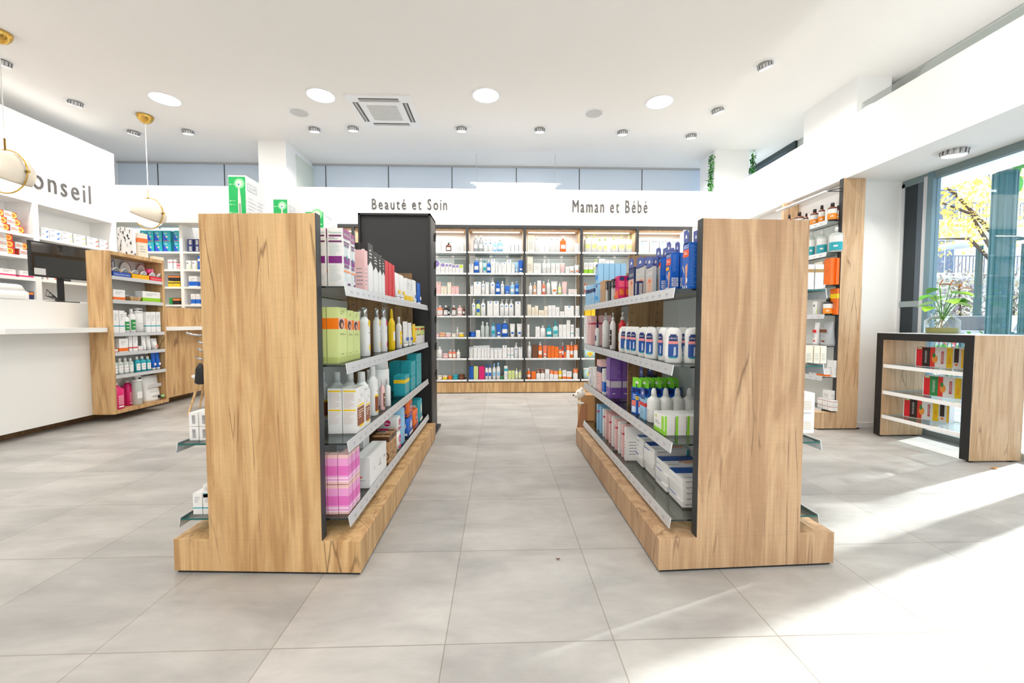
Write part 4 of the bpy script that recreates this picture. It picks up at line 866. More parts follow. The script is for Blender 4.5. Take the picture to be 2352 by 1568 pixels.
for (bay, sh), s in BACK.items():
    z = BS[sh] + .0005; place = '%s shelf, %s' % (SHN[sh], BAYN[bay])
    for it in s.split(';'):
        q = it.split(); kind, col, acc = q[:3]; a, b, ty = map(float, q[3:6]); sty = q[6] if len(q) > 6 else ''
        ys = onY(a, 700, YB).x; Yp = YB + .03; A = onY(a, ty, Yp); B = onY(b, ty, Yp); w = B.x - A.x - .002; h = A.z - z
        d = min(w * .8, .16) if kind in 'bk' else (w if kind in 'opsdj' else w * .5); d = min(d, .09) if kind in 'ops' and w > .09 else d; 
        if kind == 'j': h = min(h, w * .9)
        dd = max(d, .03); 
        if kind in 'opsdj': dd = w if w < .075 else w * .8
        put(kind, col, acc, w, dd, h, ((A.x + B.x) / 2, Yp + dd / 2, z), 0, place, sty)
# ---- gondola stock ----
HP = math.pi / 2
def talc(w, d, h):
    k = ('q', round(w, 3)); 
    if k in MESHC: return MESHC[k]
    m = MB(); m.loft([(0, w * .42, d * .42), (.006, w * .47, d * .48), (h * .25, w * .5, d * .5), (h * .5, w * .44, d * .46), (h * .75, w * .47, d * .48), (h * .88, w * .44, d * .44), (h * .96, w * .34, d * .34), (h, w * .2, d * .2)], M_('W', .3), n=24, p=2.6)
    l = MB()
    def prt(pts, c, e):
        v = []
        for u, q in pts: x = (u - .5) * w; y = -(d / 2) * (1 - min(.96, abs(x / (w * .5))) ** 2.6) ** (1 / 2.6) * .98 - e; v.append((x, y, q * h))
        l.quad(v, M_(c))
    def strip(v0, v1, c, e, hw=.27):
        n = 6
        for i in range(n): a, b = .5 - hw + 2 * hw * i / n, .5 - hw + 2 * hw * (i + 1) / n; prt([(a, v0), (b, v0), (b, v1), (a, v1)], c, e)
    strip(.17, .58, (30, 80, 160), .002); strip(.58, .76, (20, 46, 112), .002, .24); strip(.76, .81, (20, 46, 112), .002, .17); strip(.54, .62, (240, 150, 150), .003); strip(.14, .18, 'T', .002, .2)
    l.text('URGO', (0, -d / 2 - .004, h * .70), (1, 0, 0), (0, 0, 1), w * .42, h * .05, M_('W')); prt([(.52, .2), (.66, .24), (.64, .46), (.54, .46)], (200, 216, 236), .004)
    MESHC[k] = [('body', m.mesh('body')), ('label', l.mesh('label'))]; return MESHC[k]
def puts(side, lev, s, place, xf0=None, z=None):
    """shelf stock seen from the aisle: near/far pixel of the front face on the plane x = xf"""
    sg = 1 if side == 'L' else -1
    for it in s.split(';'):
        q = it.split(); kind, col, acc = q[:3]; near, far, ty = map(float, q[3:6]); opt = dict(t.split('=') for t in q[6:] if '=' in t); sty = [t for t in q[6:] if '=' not in t]; sty = sty[0] if sty else ''
        xf = float(opt.get('x', xf0)); zo = float(opt.get('z', 0)); n = int(opt.get('n', 1)); zz = z + zo + .0005
        A = onX(near, ty, xf); B = onX(far, ty, xf)
        if kind in 'bhku' or kind == 't':
            w = abs(B.y - A.y) - .003; d = float(opt.get('d', .06)); yc = (A.y + B.y) / 2
        else:
            yc = (A.y + B.y) / 2; w = abs(far - near) / F * yc * .86 * (abs(xf) / yc * .2 + 1); d = w
        h = float(opt['h']) if 'h' in opt else A.z - zz
        if kind == 'h': h -= .06
        gap = float(opt.get('g', .003))
        for i in range(n):
            loc = (xf - sg * (d / 2 + i * (d + gap)), yc, zz); tl = (0, 0)
            if 'lean' in opt: tl = (0, float(opt['lean']))
            put(kind, col, acc, w, d, h, loc, sg * HP + float(opt.get('rot', 0)), place + (', front row' if n > 1 and i == 0 else ', behind front row' if n > 1 else ''), sty, tilt=tl if 'lean' in opt else None)
LN, LFB = 'left gondola near bay', 'left gondola far bay'
puts('L', 0, 'b W - 787 803 523 pure d=.072 n=2 g=.006;b W - 804.5 814 537 pure d=.05;s W V 809 819 580 x=-.72;b P - 836 844 573 txt d=.05;b W - 845 856 557 topK d=.045 n=2;b W - 857 868 576 topK d=.045 n=2;b W - 869 876 584 topK d=.045;b W - 877 883.5 592 topK d=.04;b R - 884 891.5 597 d=.045 n=2;b R - 892.5 899.5 602 d=.045 n=2;b R - 900.5 906 607 d=.045', 'top shelf, ' + LN, -.72, LEVL[0])
puts('L', 0, 't W Y 913 922 625 d=.04;t W Y 923 932 630 d=.04;b W - 933 941 638 bY d=.035;b W - 942 948 641 bY d=.035;t W B 952 959 642 d=.035;t B W 962 969 648 d=.035', 'top shelf, ' + LFB, -.72, LEVL[0])
puts('L', 1, 'b g - 776 796 705 lime d=.053 n=2 g=.004;b g - 797 811 712 lime d=.05 n=2;b g - 811.5 826 715 lime d=.05 n=2;o W G 824 838 712 silver x=-.80;o W Y 835 861 704 silver x=-.735;o W - 864 881 707 silver x=-.76;o W M 879 897 708 silver x=-.735;o W Y 866 874 712 silver x=-.84', 'second shelf, ' + LN, -.745, LEVL[1])
puts('L', 1, 's Y Y 898 914 708 x=-.73;o W Y 915 929 727 lab x=-.73;t W B 931 941 738 d=.04;t W B 942 950 741 d=.04;t Y Y 951 957 744 d=.03;b W - 957 966 768 d=.06 n=2;b W - 967 975 768 d=.06 ;b g - 957 966 745 lime d=.05 z=.075 h=.085 n=2;b g - 967 975 745 lime d=.05 z=.075 h=.085', 'second shelf, ' + LFB, -.72, LEVL[1])
puts('L', 2, 'b W - 818 837 892 argan d=.068 n=2 g=.004;b W - 838 850 897 argan d=.06;o W - 854 879 845 oill x=-.715;o W - 846 862 852 oill x=-.76;o P N 877 889 872 lab x=-.715;o W - 889 904 874 x=-.71', 'third shelf, ' + LN, -.70, LEVL[2])
for i, (px, x) in enumerate(((831, -.775), (810, -.84), (787, -.915), (750, -1.0))): put('o', 'W', '-', .075, .075, .27, (x, 2.33, LEVL[2] + .0005), HP, 'third shelf, %s, back row' % LN, 'oill')
put('b', 'W', '-', .075, .068, .22, (-.875, 1.935, LEVL[2] + .0005), .35, 'third shelf, %s, beside the end panel' % LN, 'argan')
put('o', 'W', '-', .13, .13, .30, (-.80, 2.76, LEVL[2] + .0005), 0, 'third shelf, ' + LN, 'slope', look='large white canister')
puts('L', 2, 'b T Y 930 940 863 d=.085;b T - 944 954 870 d=.085 n=2 h=.115;b T - 944 954 840 d=.085 n=2 z=.118 h=.115;b T - 957 968 870 d=.08 h=.10;b T - 957 968 870 d=.08 h=.10 z=.103;b T - 957 968 870 d=.08 h=.07 z=.206', 'third shelf, ' + LFB, -.70, LEVL[2])
for lay in (0, 1):
    puts('L', 3, 'b P - 800 808.5 1113 tissue d=.046 n=4 h=.138 z=%s;b P - 809.5 818 1113 tissue d=.046 h=.138 z=%s;b P - 819 827 1113 tissue d=.046 h=.138 z=%s' % ((lay * .142,) * 3), 'bottom shelf, %s, %s layer' % (LN, ['lower', 'upper'][lay]), -.70, LEVL[3])
puts('L', 3, 'b W - 849 888 1070 frez d=.085 h=.165;b W - 893.5 902 1010 kraft d=.05 n=2 h=.175;b W - 903 911 1010 kraft d=.05 h=.175'.replace('b W - 89', 'b U - 89').replace('b W - 90', 'b U - 90'), 'bottom shelf, ' + LN, -.695, LEVL[3])
for lay in range(3):
    for j in range(2): put('b', 'W', '-', .11, .075, .075, (-.83 - .08 * j, 2.45, LEVL[3] + .0005 + lay * .078), HP, 'bottom shelf, %s, %s layer' % (LN, ['lower', 'middle', 'upper'][lay]), 'logo', look='small white carton')
puts('L', 3, 'k W M 914 921 960 d=.15 h=.13;k W M 914 921 950 d=.15 z=.135 h=.10;k L - 924 931 950 d=.12 h=.27;k B W 938 949 965 d=.09 h=.15;k O V 938 949 960 d=.09 z=.155 h=.13;k O V 952 961 960 d=.09 h=.16;k T W 963 971 960 d=.09 h=.21', 'bottom shelf, ' + LFB, -.70, LEVL[3])
# electric toothbrush cartons on top of cartons standing on the far side
def gumbox(px0, px1, ty, Y, d, place):
    a, b = onY(px0, 450, Y), onY(px1, 450, Y); zb = LEVL[0] + .2905; zt = onY(px0, ty, Y).z
    put('b', 'W', '-', b.x - a.x, d, zt - zb, ((a.x + b.x) / 2, Y + d / 2, zb), 0, place, 'gum', look='green and white toothbrush carton')
    put('b', 'W', '-', .05, .075, .29, ((a.x + b.x) / 2 + .02, Y + d / 2, LEVL[0] + .0005), HP, 'hidden under ' + place, 'pure')
gumbox(525, 565, 402, 2.0, .16, 'above the left gondola end panel, larger of two in view'); gumbox(627, 660, 455, 2.42, .16, 'above the left gondola end panel, farther and smaller')
a = onY(728, 500, 1.93); put('b', 'W', '-', .085, .16, .075, (a.x - .02, 2.03, onX(787, 523, -.72).z + .001), 0, 'lying on the tall purple marked cartons', 'gum', look='green and white carton')
RN, RFB = 'right gondola near bay', 'right gondola far bay'
puts('R', 0, 'h B - 1584 1569 545 scis x=.875 d=.038 n=3 g=.008 h=.275;h B - 1543 1530 555 urgo x=.875 d=.04 n=3 g=.005 h=.26;h B - 1520 1506 555 urgo x=.875 d=.035 n=3 h=.255;b T - 1505 1498 632 x=.86 d=.03;h x - 1500 1484 585 blis d=.02 n=3 g=.015;h x - 1481 1461 585 blis d=.02 n=3 g=.015;b I - 1464 1458 645 bar d=.04 x=.80;h I O 1457 1444 590 blis d=.025;b M - 1421 1412 633 hot d=.047 n=2 g=.002', 'top shelf, ' + RN, .835, LEVR[0])
puts('R', 0, 'b x - 1409 1404 640 topK d=.04;b K - 1402 1397 645 d=.05;b x - 1395 1391 645 topK d=.05;b U - 1389 1379 643 d=.038 n=3 txt;b L - 1374 1368 603 face d=.044 n=5 z=.17 h=.165;b L - 1374 1368 603 face d=.044 n=5 h=.165;b L I 1364 1359 652 d=.04;b L I 1358 1352 654 d=.04;b L I 1350 1345 656 d=.04', 'top shelf, ' + RFB, .82, LEVR[0])
for i, (x, y, rz, w) in enumerate(((.95, 1.97, -.15, .082), (.865, 1.995, -.25, .084), (.87, 2.12, -1.2, .08), (.845, 2.23, -.75, .08), (.85, 2.36, -.8, .08), (.855, 2.52, -.9, .08), (.85, 2.60, -.5, .08), (.85, 2.73, -.3, .08), (.96, 2.10, -.3, .08), (.95, 2.24, -.6, .08), (.95, 2.38, -.6, .08), (.96, 2.56, -.6, .08), (1.05, 1.99, -.2, .08), (1.05, 2.14, -.2, .08))):
    MESHC_ = talc(w, .045, .175); o = bpy.data.objects.new('powder_bottle', None); COL.objects.link(o)
    for pn, me in MESHC_: c = bpy.data.objects.new(pn, me); COL.objects.link(c); c.parent = o
    o.location = (x, y, LEVR[1] + .0005); o.rotation_euler.z = rz - .2; REG.append((o, 'white powder bottle with blue label', 'second shelf right gondola, %s row' % ('front' if i < 8 else 'back'), (x, y, LEVR[1]), 'bottle', None))
puts('R', 1, 'p R W 1431 1413 716 plain x=.87;p W K 1409 1395 717 lab x=.84;p W - 1393 1376 717 x=.85;o W I 1373 1362 742 x=.83;b P - 1378 1366 724 stripe x=.91 d=.05 n=2;b P - 1358 1351 725 stripe d=.05;b W - 1348 1342 725 d=.05;p c R 1446 1432 722 x=1.0', 'second shelf, ' + RFB, .84, LEVR[1])
puts('R', 2, 'b W - 1527 1502 956 soap d=.052 n=4 g=.005', 'third shelf, ' + RN, .82, LEVR[2])
for i in range(4): put('s', 'W', '-', .07, .07, .19, (.875 + .068 * i, 2.265, LEVR[2] + .0005), -HP, 'third shelf, %s, behind the soap cartons' % RN)
for i in range(7): put('h', 'B', 'g', .085, .014, .165, (.85 + .038 * i, 2.46 - .02 * (i % 2), LEVR[2] + .0005), -1.05, 'third shelf, %s' % RN, 'strip', look='blue hanging pack with lime header')
puts('R', 2, 'h B Y 1463 1452 900 x=.84 d=.03 h=.20;h L R 1482 1470 905 x=.84 d=.03 h=.18;h I O 1478 1468 850 blis x=.93 d=.03 h=.27;h I O 1500 1486 850 blis x=.99 d=.03 h=.28', 'third shelf, ' + RN, .84, LEVR[2])
puts('R', 2, 'b V - 1402 1393 822 viol d=.088 n=2 g=.002;b W - 1388 1383 848 bB d=.06;b P I 1380 1371 828 d=.075;b W - 1368 1361 845 d=.05 txt;b W - 1358 1352 845 d=.05 medB', 'third shelf, ' + RFB, .82, LEVR[2])
for k, (y, n) in enumerate(((1.95, 5), (2.135, 5), (2.325, 6), (2.515, 6), (2.69, 6))):
    for i in range(n): put('b', 'W', '-', .20, .165, .0275, (1.01 + random.uniform(-.006, .006), y + .085, LEVR[3] + .0005 + i * .0285), random.uniform(-.03, .03), '%s stack from end panel, bottom shelf right gondola, %s up' % (['first', 'second', 'third', 'fourth', 'farthest'][k], ORD[i]), 'epi', look='flat carton')
for i, px in enumerate((1436, 1429, 1421, 1413, 1406, 1399, 1391, 1385, 1378, 1371)):
    A = onX(px, 1000, .84); put('b', ['W', 'P', 'W', 'P', 'W', 'P', 'P', 'W', 'L', 'L'][i], '-', .03, .14, .22, (.91, A.y, LEVR[3] + .001), -HP, 'bottom shelf, ' + RFB, ['txt', 'stripe'][i % 2], look='leaning slim %s carton' % ['white', 'pink', 'white', 'pink', 'white', 'pink', 'pink', 'white', 'pale blue', 'pale blue'][i])
# outer sides of both gondolas
def outer(items, z, place):
    for it in items.split(';'):
        q = it.split(); a, b, ty, Y = map(float, q[2:6]); A = onY(a, ty, Y); B = onY(b, ty, Y); zo = float(q[7]) if len(q) > 7 else 0; h = float(q[8]) if len(q) > 8 else A.z - z - zo
        put('b', q[0], q[1], abs(B.x - A.x) - .002, .09, h, ((A.x + B.x) / 2, Y + .045, z + zo + .0005), 0, place, q[6] if len(q) > 6 else '')
for k, z0 in ((0, 0), (1, .066)): outer('W - 434 456 975 1.93 bar %s .064;W - 457 480 975 1.93 bar %s .064' % (z0, z0), LEVL[2], 'outer left shelf beside the left end panel, %s layer' % ['lower', 'upper'][k])
outer('W - 442 464 1133 1.92 bT;W - 465 488 1133 1.92 bT', LEVL[3], 'lowest outer shelf at left of the left gondola'); outer('W - 466 489 1133 1.92 bT .078 .06', LEVL[3], 'top of the cartons, lowest outer left shelf')
outer('W - 1838 1871 607 1.95 box2;W - 1873 1893 607 1.95 box2', LEVR[0], 'top outer shelf of the right gondola'); outer('C - 1850 1868 795 1.95 txt;C - 1870 1884 795 1.95 txt;C - 1885 1899 795 1.95 txt', LEVR[1], 'second outer shelf of the right gondola')
for k in range(2): outer('W - 1840 1872 915 2.0 gold %s .10' % (k * .103), LEVR[2], 'third outer shelf of right gondola, %s' % ['lower', 'upper'][k])
# ---- left wall ----
def lwall(s, z, place):
    for it in s.split(';'):
        q = it.split(); a, b = float(q[2]), float(q[3]); A, B = onX(a, 560, LX - .02), onX(b, 560, LX - .02); h = float(q[4]); zo = float(q[5]) if len(q) > 5 else 0
        put('b', q[0], q[1], B.y - A.y - .004, .12, h, (LX - .085, (A.y + B.y) / 2, z + zo + .0005), HP, place, q[6] if len(q) > 6 else '')
LWN = 'white shelves under the Conseil sign'
for k, (p, q) in enumerate((((-9, 24), (27, 58)), ((-13, 19), (20, 50)), ((-17, 12), (14, 43)))):
    for a, b in (p, q): lwall('W - %s %s .078 %s red' % (a, b, k * .08), LWZ[0], 'top shelf at far left, %s layer' % ['bottom', 'middle', 'upper'][k])
for k, p in enumerate((((-8, 34), (46, 81)), ((-8, 33), (36, 64)), ((-8, 31),))):
    for a, b in p: lwall('W - %s %s .078 %s red' % (a, b, k * .08), LWZ[1], 'second shelf at far left, %s layer' % ['bottom', 'middle', 'upper'][k])
lwall('W - -4 34 .085 0 medM;W - 43 75 .085 0 medM', LWZ[2], 'third shelf at far left'); lwall('I - 8 36 .10 0 dark;I - 38 72 .10 0 dark', LWZ[3], 'fourth shelf at far left, by the printer')
for k in range(2):
    for a, b, st in ((97, 115, 'medB'), (117, 142, 'medB'), (144, 171, 'medG'), (173, 201, 'medG'), (204, 230, 'medO'), (232, 250, 'medO')): lwall('W - %s %s .066 %s %s' % (a, b, k * .067, st), LWZ[0], 'top shelf right of divider, %s layer' % ['lower', 'upper'][k])
    lwall('W - 98 133 .088 %s medY' % (k * .09), LWZ[1], 'shelf left of the black monitor, %s layer' % ['lower', 'upper'][k])
lwall('W - 97 106 .10 0 medO;W - 108 131 .10 0 medO;K - 134 160 .08 0 dark', LWZ[2], 'third shelf, behind the black monitor')
# ---- back-left shelves ----
def lback(s, sh, place):
    for it in s.split(';'):
        q = it.split(); a, b, ty = map(float, q[2:5]); A, B = onY(a, ty, YL + .03), onY(b, ty, YL + .03); zo = float(q[6]) if len(q) > 6 else 0; z = LZ[sh]; h = float(q[7]) if len(q) > 7 else A.z - z - zo
        put('b', q[0], q[1], B.x - A.x - .003, .12, h, ((A.x + B.x) / 2, YL + .09, z + zo + .0005), 0, place, q[5] if len(q) > 5 else '')
for k in range(2): lback(';'.join('T - %s %s 550 dolo %s .165' % (a, b, k * .168) for a, b in ((322, 337), (338, 353), (355, 372), (374, 392), (399, 413))), 0, 'top shelf behind counter, %s row' % ['lower', 'upper'][k]); lback('I - 430 444 563 bar %s .10;I - 446 459 563 bar %s .10' % (k * .102, k * .102), 0, 'right of the teal cartons, %s row' % ['lower', 'upper'][k])
lback('W - 385 396 596 stripe;W - 398 405 596 stripe;P M 406 413 605;W - 427 440 598 medG;W - 441 453 598 medG;B W 454 461 588', 1, 'second shelf behind the counter')
lback('Y K 386 413 646', 2, 'third shelf behind the counter'); lback('K Y 386 413 634 dark .10 .08', 2, 'third shelf behind counter, on the yellow carton'); lback('W - 433 452 634 bB', 2, 'third shelf behind the counter')
lback('G - 388 396 684;K O 397 413 684 dark;W - 438 448 675 bB;W - 449 458 675 bB', 3, 'fourth shelf behind the counter')
# ---- oak display case ----
def dcase(s, z, place):
    for it in s.split(';'):
        q = it.split(); kind, col, acc = q[:3]; a, b, ty = map(float, q[3:6]); xf = float(q[7]) if len(q) > 7 else -4.395; A, B = onX(a, ty, xf), onX(b, ty, xf); zo = float(q[8]) if len(q) > 8 else 0; h = float(q[9]) if len(q) > 9 else A.z - z - zo
        w = B.y - A.y - .003; w = w if kind in 'bktu' else min(w, .13 if sty_(q) != 'jug' else .17); d = w if kind not in 'bktu' else min(w, .09); d = min(d, .15)
        put(kind, col, acc, w, d, h, (xf - d / 2, (A.y + B.y) / 2, z + zo + .0005), HP, place, q[6] if len(q) > 6 else '')
DC = 'oak display case'
def sty_(q): return q[6] if len(q) > 6 else ''
dcase('b W - 259 287 664 bO;b W - 327 368 668 bg', DCZ[1], 'second shelf, ' + DC)
dcase('b W - 259 272 712 bT;b W - 273 286 713 bT;o W G 287 300 717 lab;o W G 301 314 709 lab;p W - 315 334 707 slope;b W - 335 345.5 716 bT;b W - 346 357 716 bT;b W - 358 368 716 bT', DCZ[2], 'third shelf, ' + DC)
dcase('b W - 260 271 802 bO;b W - 273 294 778 bO;b W - 296 303 772 bR;b W - 305 316 772 bR;b W - 318 328 795 bR;t W - 329 339 771;t W - 340 350 771;t W F 353 367 777', DCZ[3], 'fourth shelf, ' + DC)
dcase('o c W 261 273 824 lab;o c W 274 286 823 lab;o c W 287 298 822 lab;o c W 299 309 822 lab;o T W 314 325 819 lab;o T W 326 338 818 lab;o T W 339 349 818 lab;t B W 351 360 808;t B W 361 371 808', DCZ[4], 'fifth shelf, ' + DC)
dcase('p M W 265 290 872 jug;p M W 293 311 866 jug -4.47;p c W 314 331 864 slope', dz0 + .04, 'bottom of the ' + DC)
A = onX(352, 900, -4.45); o = put('u', 'W', 'x', .24, .14, .33, (-4.48, A.y - .02, dz0 + .0405), HP, 'bottom right corner of the oak display case', look='large white liquid bag with black tap', name='liquid_bag', cat='bag')
t = MB().tube([(-.0, -.07, .05), (0, -.10, .05)], .022, BLACK, 12).build('tap', o); t.location.x = .06; t = MB().box(-.012, .03, -.115, -.10, .045, .07, mat((150, 220, 140), .4)).build('tap_lever', o); t.location.x = .06
# pastille trays and tins
for (a, b, c, nm, txt) in ((259, 301, (36, 78, 170), 'blue', 'Pastilles aux Fleurs de Bach'), (303, 343, (250, 186, 10), 'yellow', 'Pastilles aux Fleurs de Bach'), (344, 378, (222, 24, 50), 'red', 'Pastilles aux Fleurs de Bach')):
    A, B = onX(a, 630, -4.375), onX(b, 630, -4.375); w = B.y - A.y - .004; t = empty('pastille_tray', '%s printed cardboard tray of round tins, top shelf of oak display case' % nm, 'tray', (-4.455, (A.y + B.y) / 2, DCZ[0] + .0005), HP)
    m = MB(); CM = mat(c, .45); m.box(-w / 2, w / 2, -.08, -.078, 0, .052, CM).box(-w / 2, w / 2, .078, .08, 0, .09, CM).box(-w / 2, w / 2, -.08, .08, 0, .002, CM).box(-w / 2, -w / 2 + .002, -.08, .08, 0, .06, CM).box(w / 2 - .002, w / 2, -.08, .08, 0, .06, CM)
    m.text(txt, (0, -.0805, .026), (1, 0, 0), (0, 0, 1), w * .85, .014, M_('W') if nm != 'yellow' else M_((200, 120, 20))); m.build('tray_body', t)
    for i in (0, 1):
        tin = empty('pastille_tin', 'round white pastille tin with %s rim, %s one in the %s tray' % (nm, ['nearer', 'farther'][i], nm), 'tin', (-4.40, (A.y + B.y) / 2 + (-.25 + .5 * i) * w, DCZ[0] + .062), HP)
        Mx = Matrix.Rotation(-math.pi / 2 + .3, 4, 'X'); m = MB(); m.loft([(-.012, .042, .042), (.0, .044, .044)], CHROME, M=Mx, n=24); m.build('tin_base', tin)
        m = MB(); m.loft([(0, .045, .045), (-.008 + .016, .045, .045)], M_('W'), M=Matrix.Rotation(math.pi / 2 + .3, 4, 'X'), n=24); m.loft([(.0082, .036, .036), (.0086, .036, .036)], CM, M=Matrix.Rotation(math.pi / 2 + .3, 4, 'X'), n=24); m.loft([(.0088, .031, .031), (.009, .031, .031)], M_('W'), M=Matrix.Rotation(math.pi / 2 + .3, 4, 'X'), n=24); m.build('lid', tin)
for i, (a, b, c) in enumerate(((256, 266, (60, 80, 150)), (272, 306, (120, 120, 124)), (311, 340, (190, 30, 60)))):
    A, B = onX(a, 600, -4.55), onX(b, 600, -4.55); w = B.y - A.y; m = MB(); y0, z0 = 0, 0; h = .22
    m.box(-w / 2, w / 2, 0, .003, 0, h * .55, M_('W')); pts = [(w * .36 * math.cos(k * math.pi / 10), -.0005, h * .55 + h * .42 * math.sin(k * math.pi / 10)) for k in range(11)]; m.extr(pts, (0, .003, 0), M_('W'))
    P = [(-w / 2, -.002, h * .02), (-w / 2, -.002, h * .55), (-w * .36, -.002, h * .55)] + [(w * .36 * -math.cos(k * math.pi / 10), -.002, h * .55 + h * .42 * math.sin(k * math.pi / 10)) for k in range(11)] + [(w / 2, -.002, h * .55), (w / 2, -.002, h * .02)]
    m.tube(P, .0035, mat(c, .5), 6); q = Face(m, w, .004, h, 'F', .002); q.lines(.25, .75, .45, .72, 4, (150, 150, 156), .3); 
    if i == 1: q.disc(.5, .35, .012, 'R')
    o = m.build('display_card', loc=(-4.56, (A.y + B.y) / 2, DCZ[0] + .0005), rz=HP); tag(o, 'white arched display card with %s outline, top of oak display case' % ['blue', 'grey', 'crimson'][i], 'card')
A = onX(345, 618, -4.44); t = empty('pastille_tin', 'pink round tin lying on its side above the red tray', 'tin', (-4.45, A.y, DCZ[0] + .115), HP); MB().loft([(-.035, .038, .038), (.02, .038, .038)], M_((230, 70, 130), .3), M=Matrix.Rotation(math.pi / 2, 4, 'X') @ Matrix.Rotation(.5, 4, 'Y'), n=24).build('tin_base', t); MB().loft([(.021, .039, .039), (.034, .039, .039)], M_((240, 120, 160), .3), M=Matrix.Rotation(math.pi / 2, 4, 'X') @ Matrix.Rotation(.5, 4, 'Y'), n=24).build('lid', t)
# wooden tray with sachets
A, B = onX(298, 690, -4.40), onX(326, 690, -4.40); t = empty('wooden_tray', 'small flared wooden tray holding blue sachets, second shelf of display case', 'tray', (-4.47, (A.y + B.y) / 2, DCZ[1] + .0005), HP); w = B.y - A.y
m = MB(); m.extr([(-w * .38, -.06, 0), (w * .38, -.06, 0), (w * .5, -.075, .055), (-w * .5, -.075, .055)], (0, .006, 0), OAK).extr([(-w * .38, .06, 0), (w * .38, .06, 0), (w * .5, .075, .055), (-w * .5, .075, .055)], (0, .006, 0), OAK).box(-w * .38, w * .38, -.06, .06, 0, .005, OAK)
for s in (-1, 1): m.extr([(s * w * .38, -.06, 0), (s * w * .38, .06, 0), (s * w * .5, .075, .055), (s * w * .5, -.075, .055)], (s * -.005, 0, 0), OAK)
m.build('tray_body', t)
for i in range(5):
    m = MB(); m.loft([(0, .035, .022, 4), (.003, .04, .026, 4), (.006, .035, .022, 4)], M_(['B', 'L', 'W', 'B', 'L'][i])); o = m.build('sachet', loc=(-4.47 + .02 * math.sin(i * 2), (A.y + B.y) / 2 + (-.3 + .15 * i) * w, DCZ[1] + .045 + .008 * (i % 3)), rz=i * .9); o.rotation_euler.x = .3; REG.append((o, 'small %s sachet' % ['blue', 'pale blue', 'white', 'blue', 'pale blue'][i], 'in the wooden tray of the display case', tuple(o.location), 'sachet', None))
# on top of the display case
A = onX(294, 577, -4.46); put('b', 'W', '-', .11, .10, .33, (-4.50, A.y + .02, dz1 + .0005), 1.1, 'standing on top of the oak display case', 'cow', look='black and white cow patterned carton')
A = onX(313, 577, -4.44); t = put('b', 'C', 'O', .10, .05, .30, (-4.455, A.y + .10, dz1 + .0005), 1.1, 'beside the cow patterned carton', look='tall cream carton with orange picture')
A = onX(322, 577, -4.46); put('b', 'C', '-', .13, .06, .05, (-4.47, A.y + .26, dz1 + .0005), 1.4, 'lying on the right end of display case top', '', look='flat cream carton')
# ---- right wall unit ----
def runit(s, z, place):
    for it in s.split(';'):
        q = it.split(); kind, col, acc = q[:3]; near, far, ty = map(float, q[3:6]); xf = float(q[7]) if len(q) > 7 else 3.49; A, B = onX(near, ty, xf), onX(far, ty, xf); zo = float(q[8]) if len(q) > 8 else 0; h = float(q[9]) if len(q) > 9 else A.z - z - zo
        yc = (A.y + B.y) / 2; w = abs(B.y - A.y) * .95; 
        if kind in 'opsd': w = (near - far) / F * yc * .92
        d = min(w, .12); w = min(w, .22)
        put(kind, col, acc, w, d, h, (xf + d / 2, yc, z + zo + .0005), -HP if kind in 'bu' else -.75, place, q[6] if len(q) > 6 else '')
RU = 'tall oak wall unit'
runit('o A O 1926 1916 470 amb 3.56;o A O 1914 1893 462 amb;o A O 1889 1875 469 amb;o A O 1873 1854 477 amb;o A W 1853 1843 488 amb 3.55;o A O 1838 1816 483 amb;o A W 1814 1803 491 amb', RUZ[0], 'top shelf, ' + RU)
runit('o c T 1924 1895 517 amb 3.50;o c T 1891 1868 524 amb 3.50;o c T 1866 1850 528 amb 3.50', RUZ[1], 'second shelf, ' + RU)
runit('b O - 1923 1910 592 x 3.54;b O - 1909 1894 592 x;b C - 1890 1870 600 txt', RUZ[2], 'third shelf, ' + RU)
runit('b O Y 1924 1907 662 x 3.55;o K O 1904 1883 683 amb;b W - 1880 1867 692 medG', RUZ[3], 'fourth shelf, ' + RU)
runit('u S N 1902 1881 738 x 3.48;u W R 1877 1866 740 x 3.48', RUZ[4], 'fifth shelf, ' + RU)
runit('b W - 1916 1900 828 txt 3.54;b W - 1898 1876 848 bO;b W - 1874 1858 850 txt', RUZ[5], 'sixth shelf, ' + RU)
for k in range(2): runit('b W - 1913 1902 903 stripe 3.50 %s .055;b W - 1901 1890 903 stripe 3.50 %s .055;b W - 1889 1878 903 stripe 3.50 %s .055' % ((k * .057,) * 3), RUZ[6], 'bottom shelf, %s, %s layer' % (RU, ['lower', 'upper'][k]))
runit('b W - 1908 1890 880 txt 3.52 .116 .09', RUZ[6], 'on the small cartons, bottom of ' + RU)
# ---- window console ----
for (z, near, far, ty, sty, nm, sh) in ((WCZ[0], 2203, 2113, 800, 'jK', 'black', 'top'), (WCZ[1], 2222, 2131, 868, 'jG', 'green', 'middle'), (WCZ[2], 2172, 2083, 919, 'jK', 'black', 'bottom')):
    A, B = onX(near, ty, 4.03), onX(far, ty, 4.03); put('b', 'W', '-', .33, .09, .185, (4.06, (A.y + B.y) / 2, z + .0005), -HP + .35, '%s shelf of the window console' % sh, sty, look='long carton with red, %s and yellow panels' % nm)
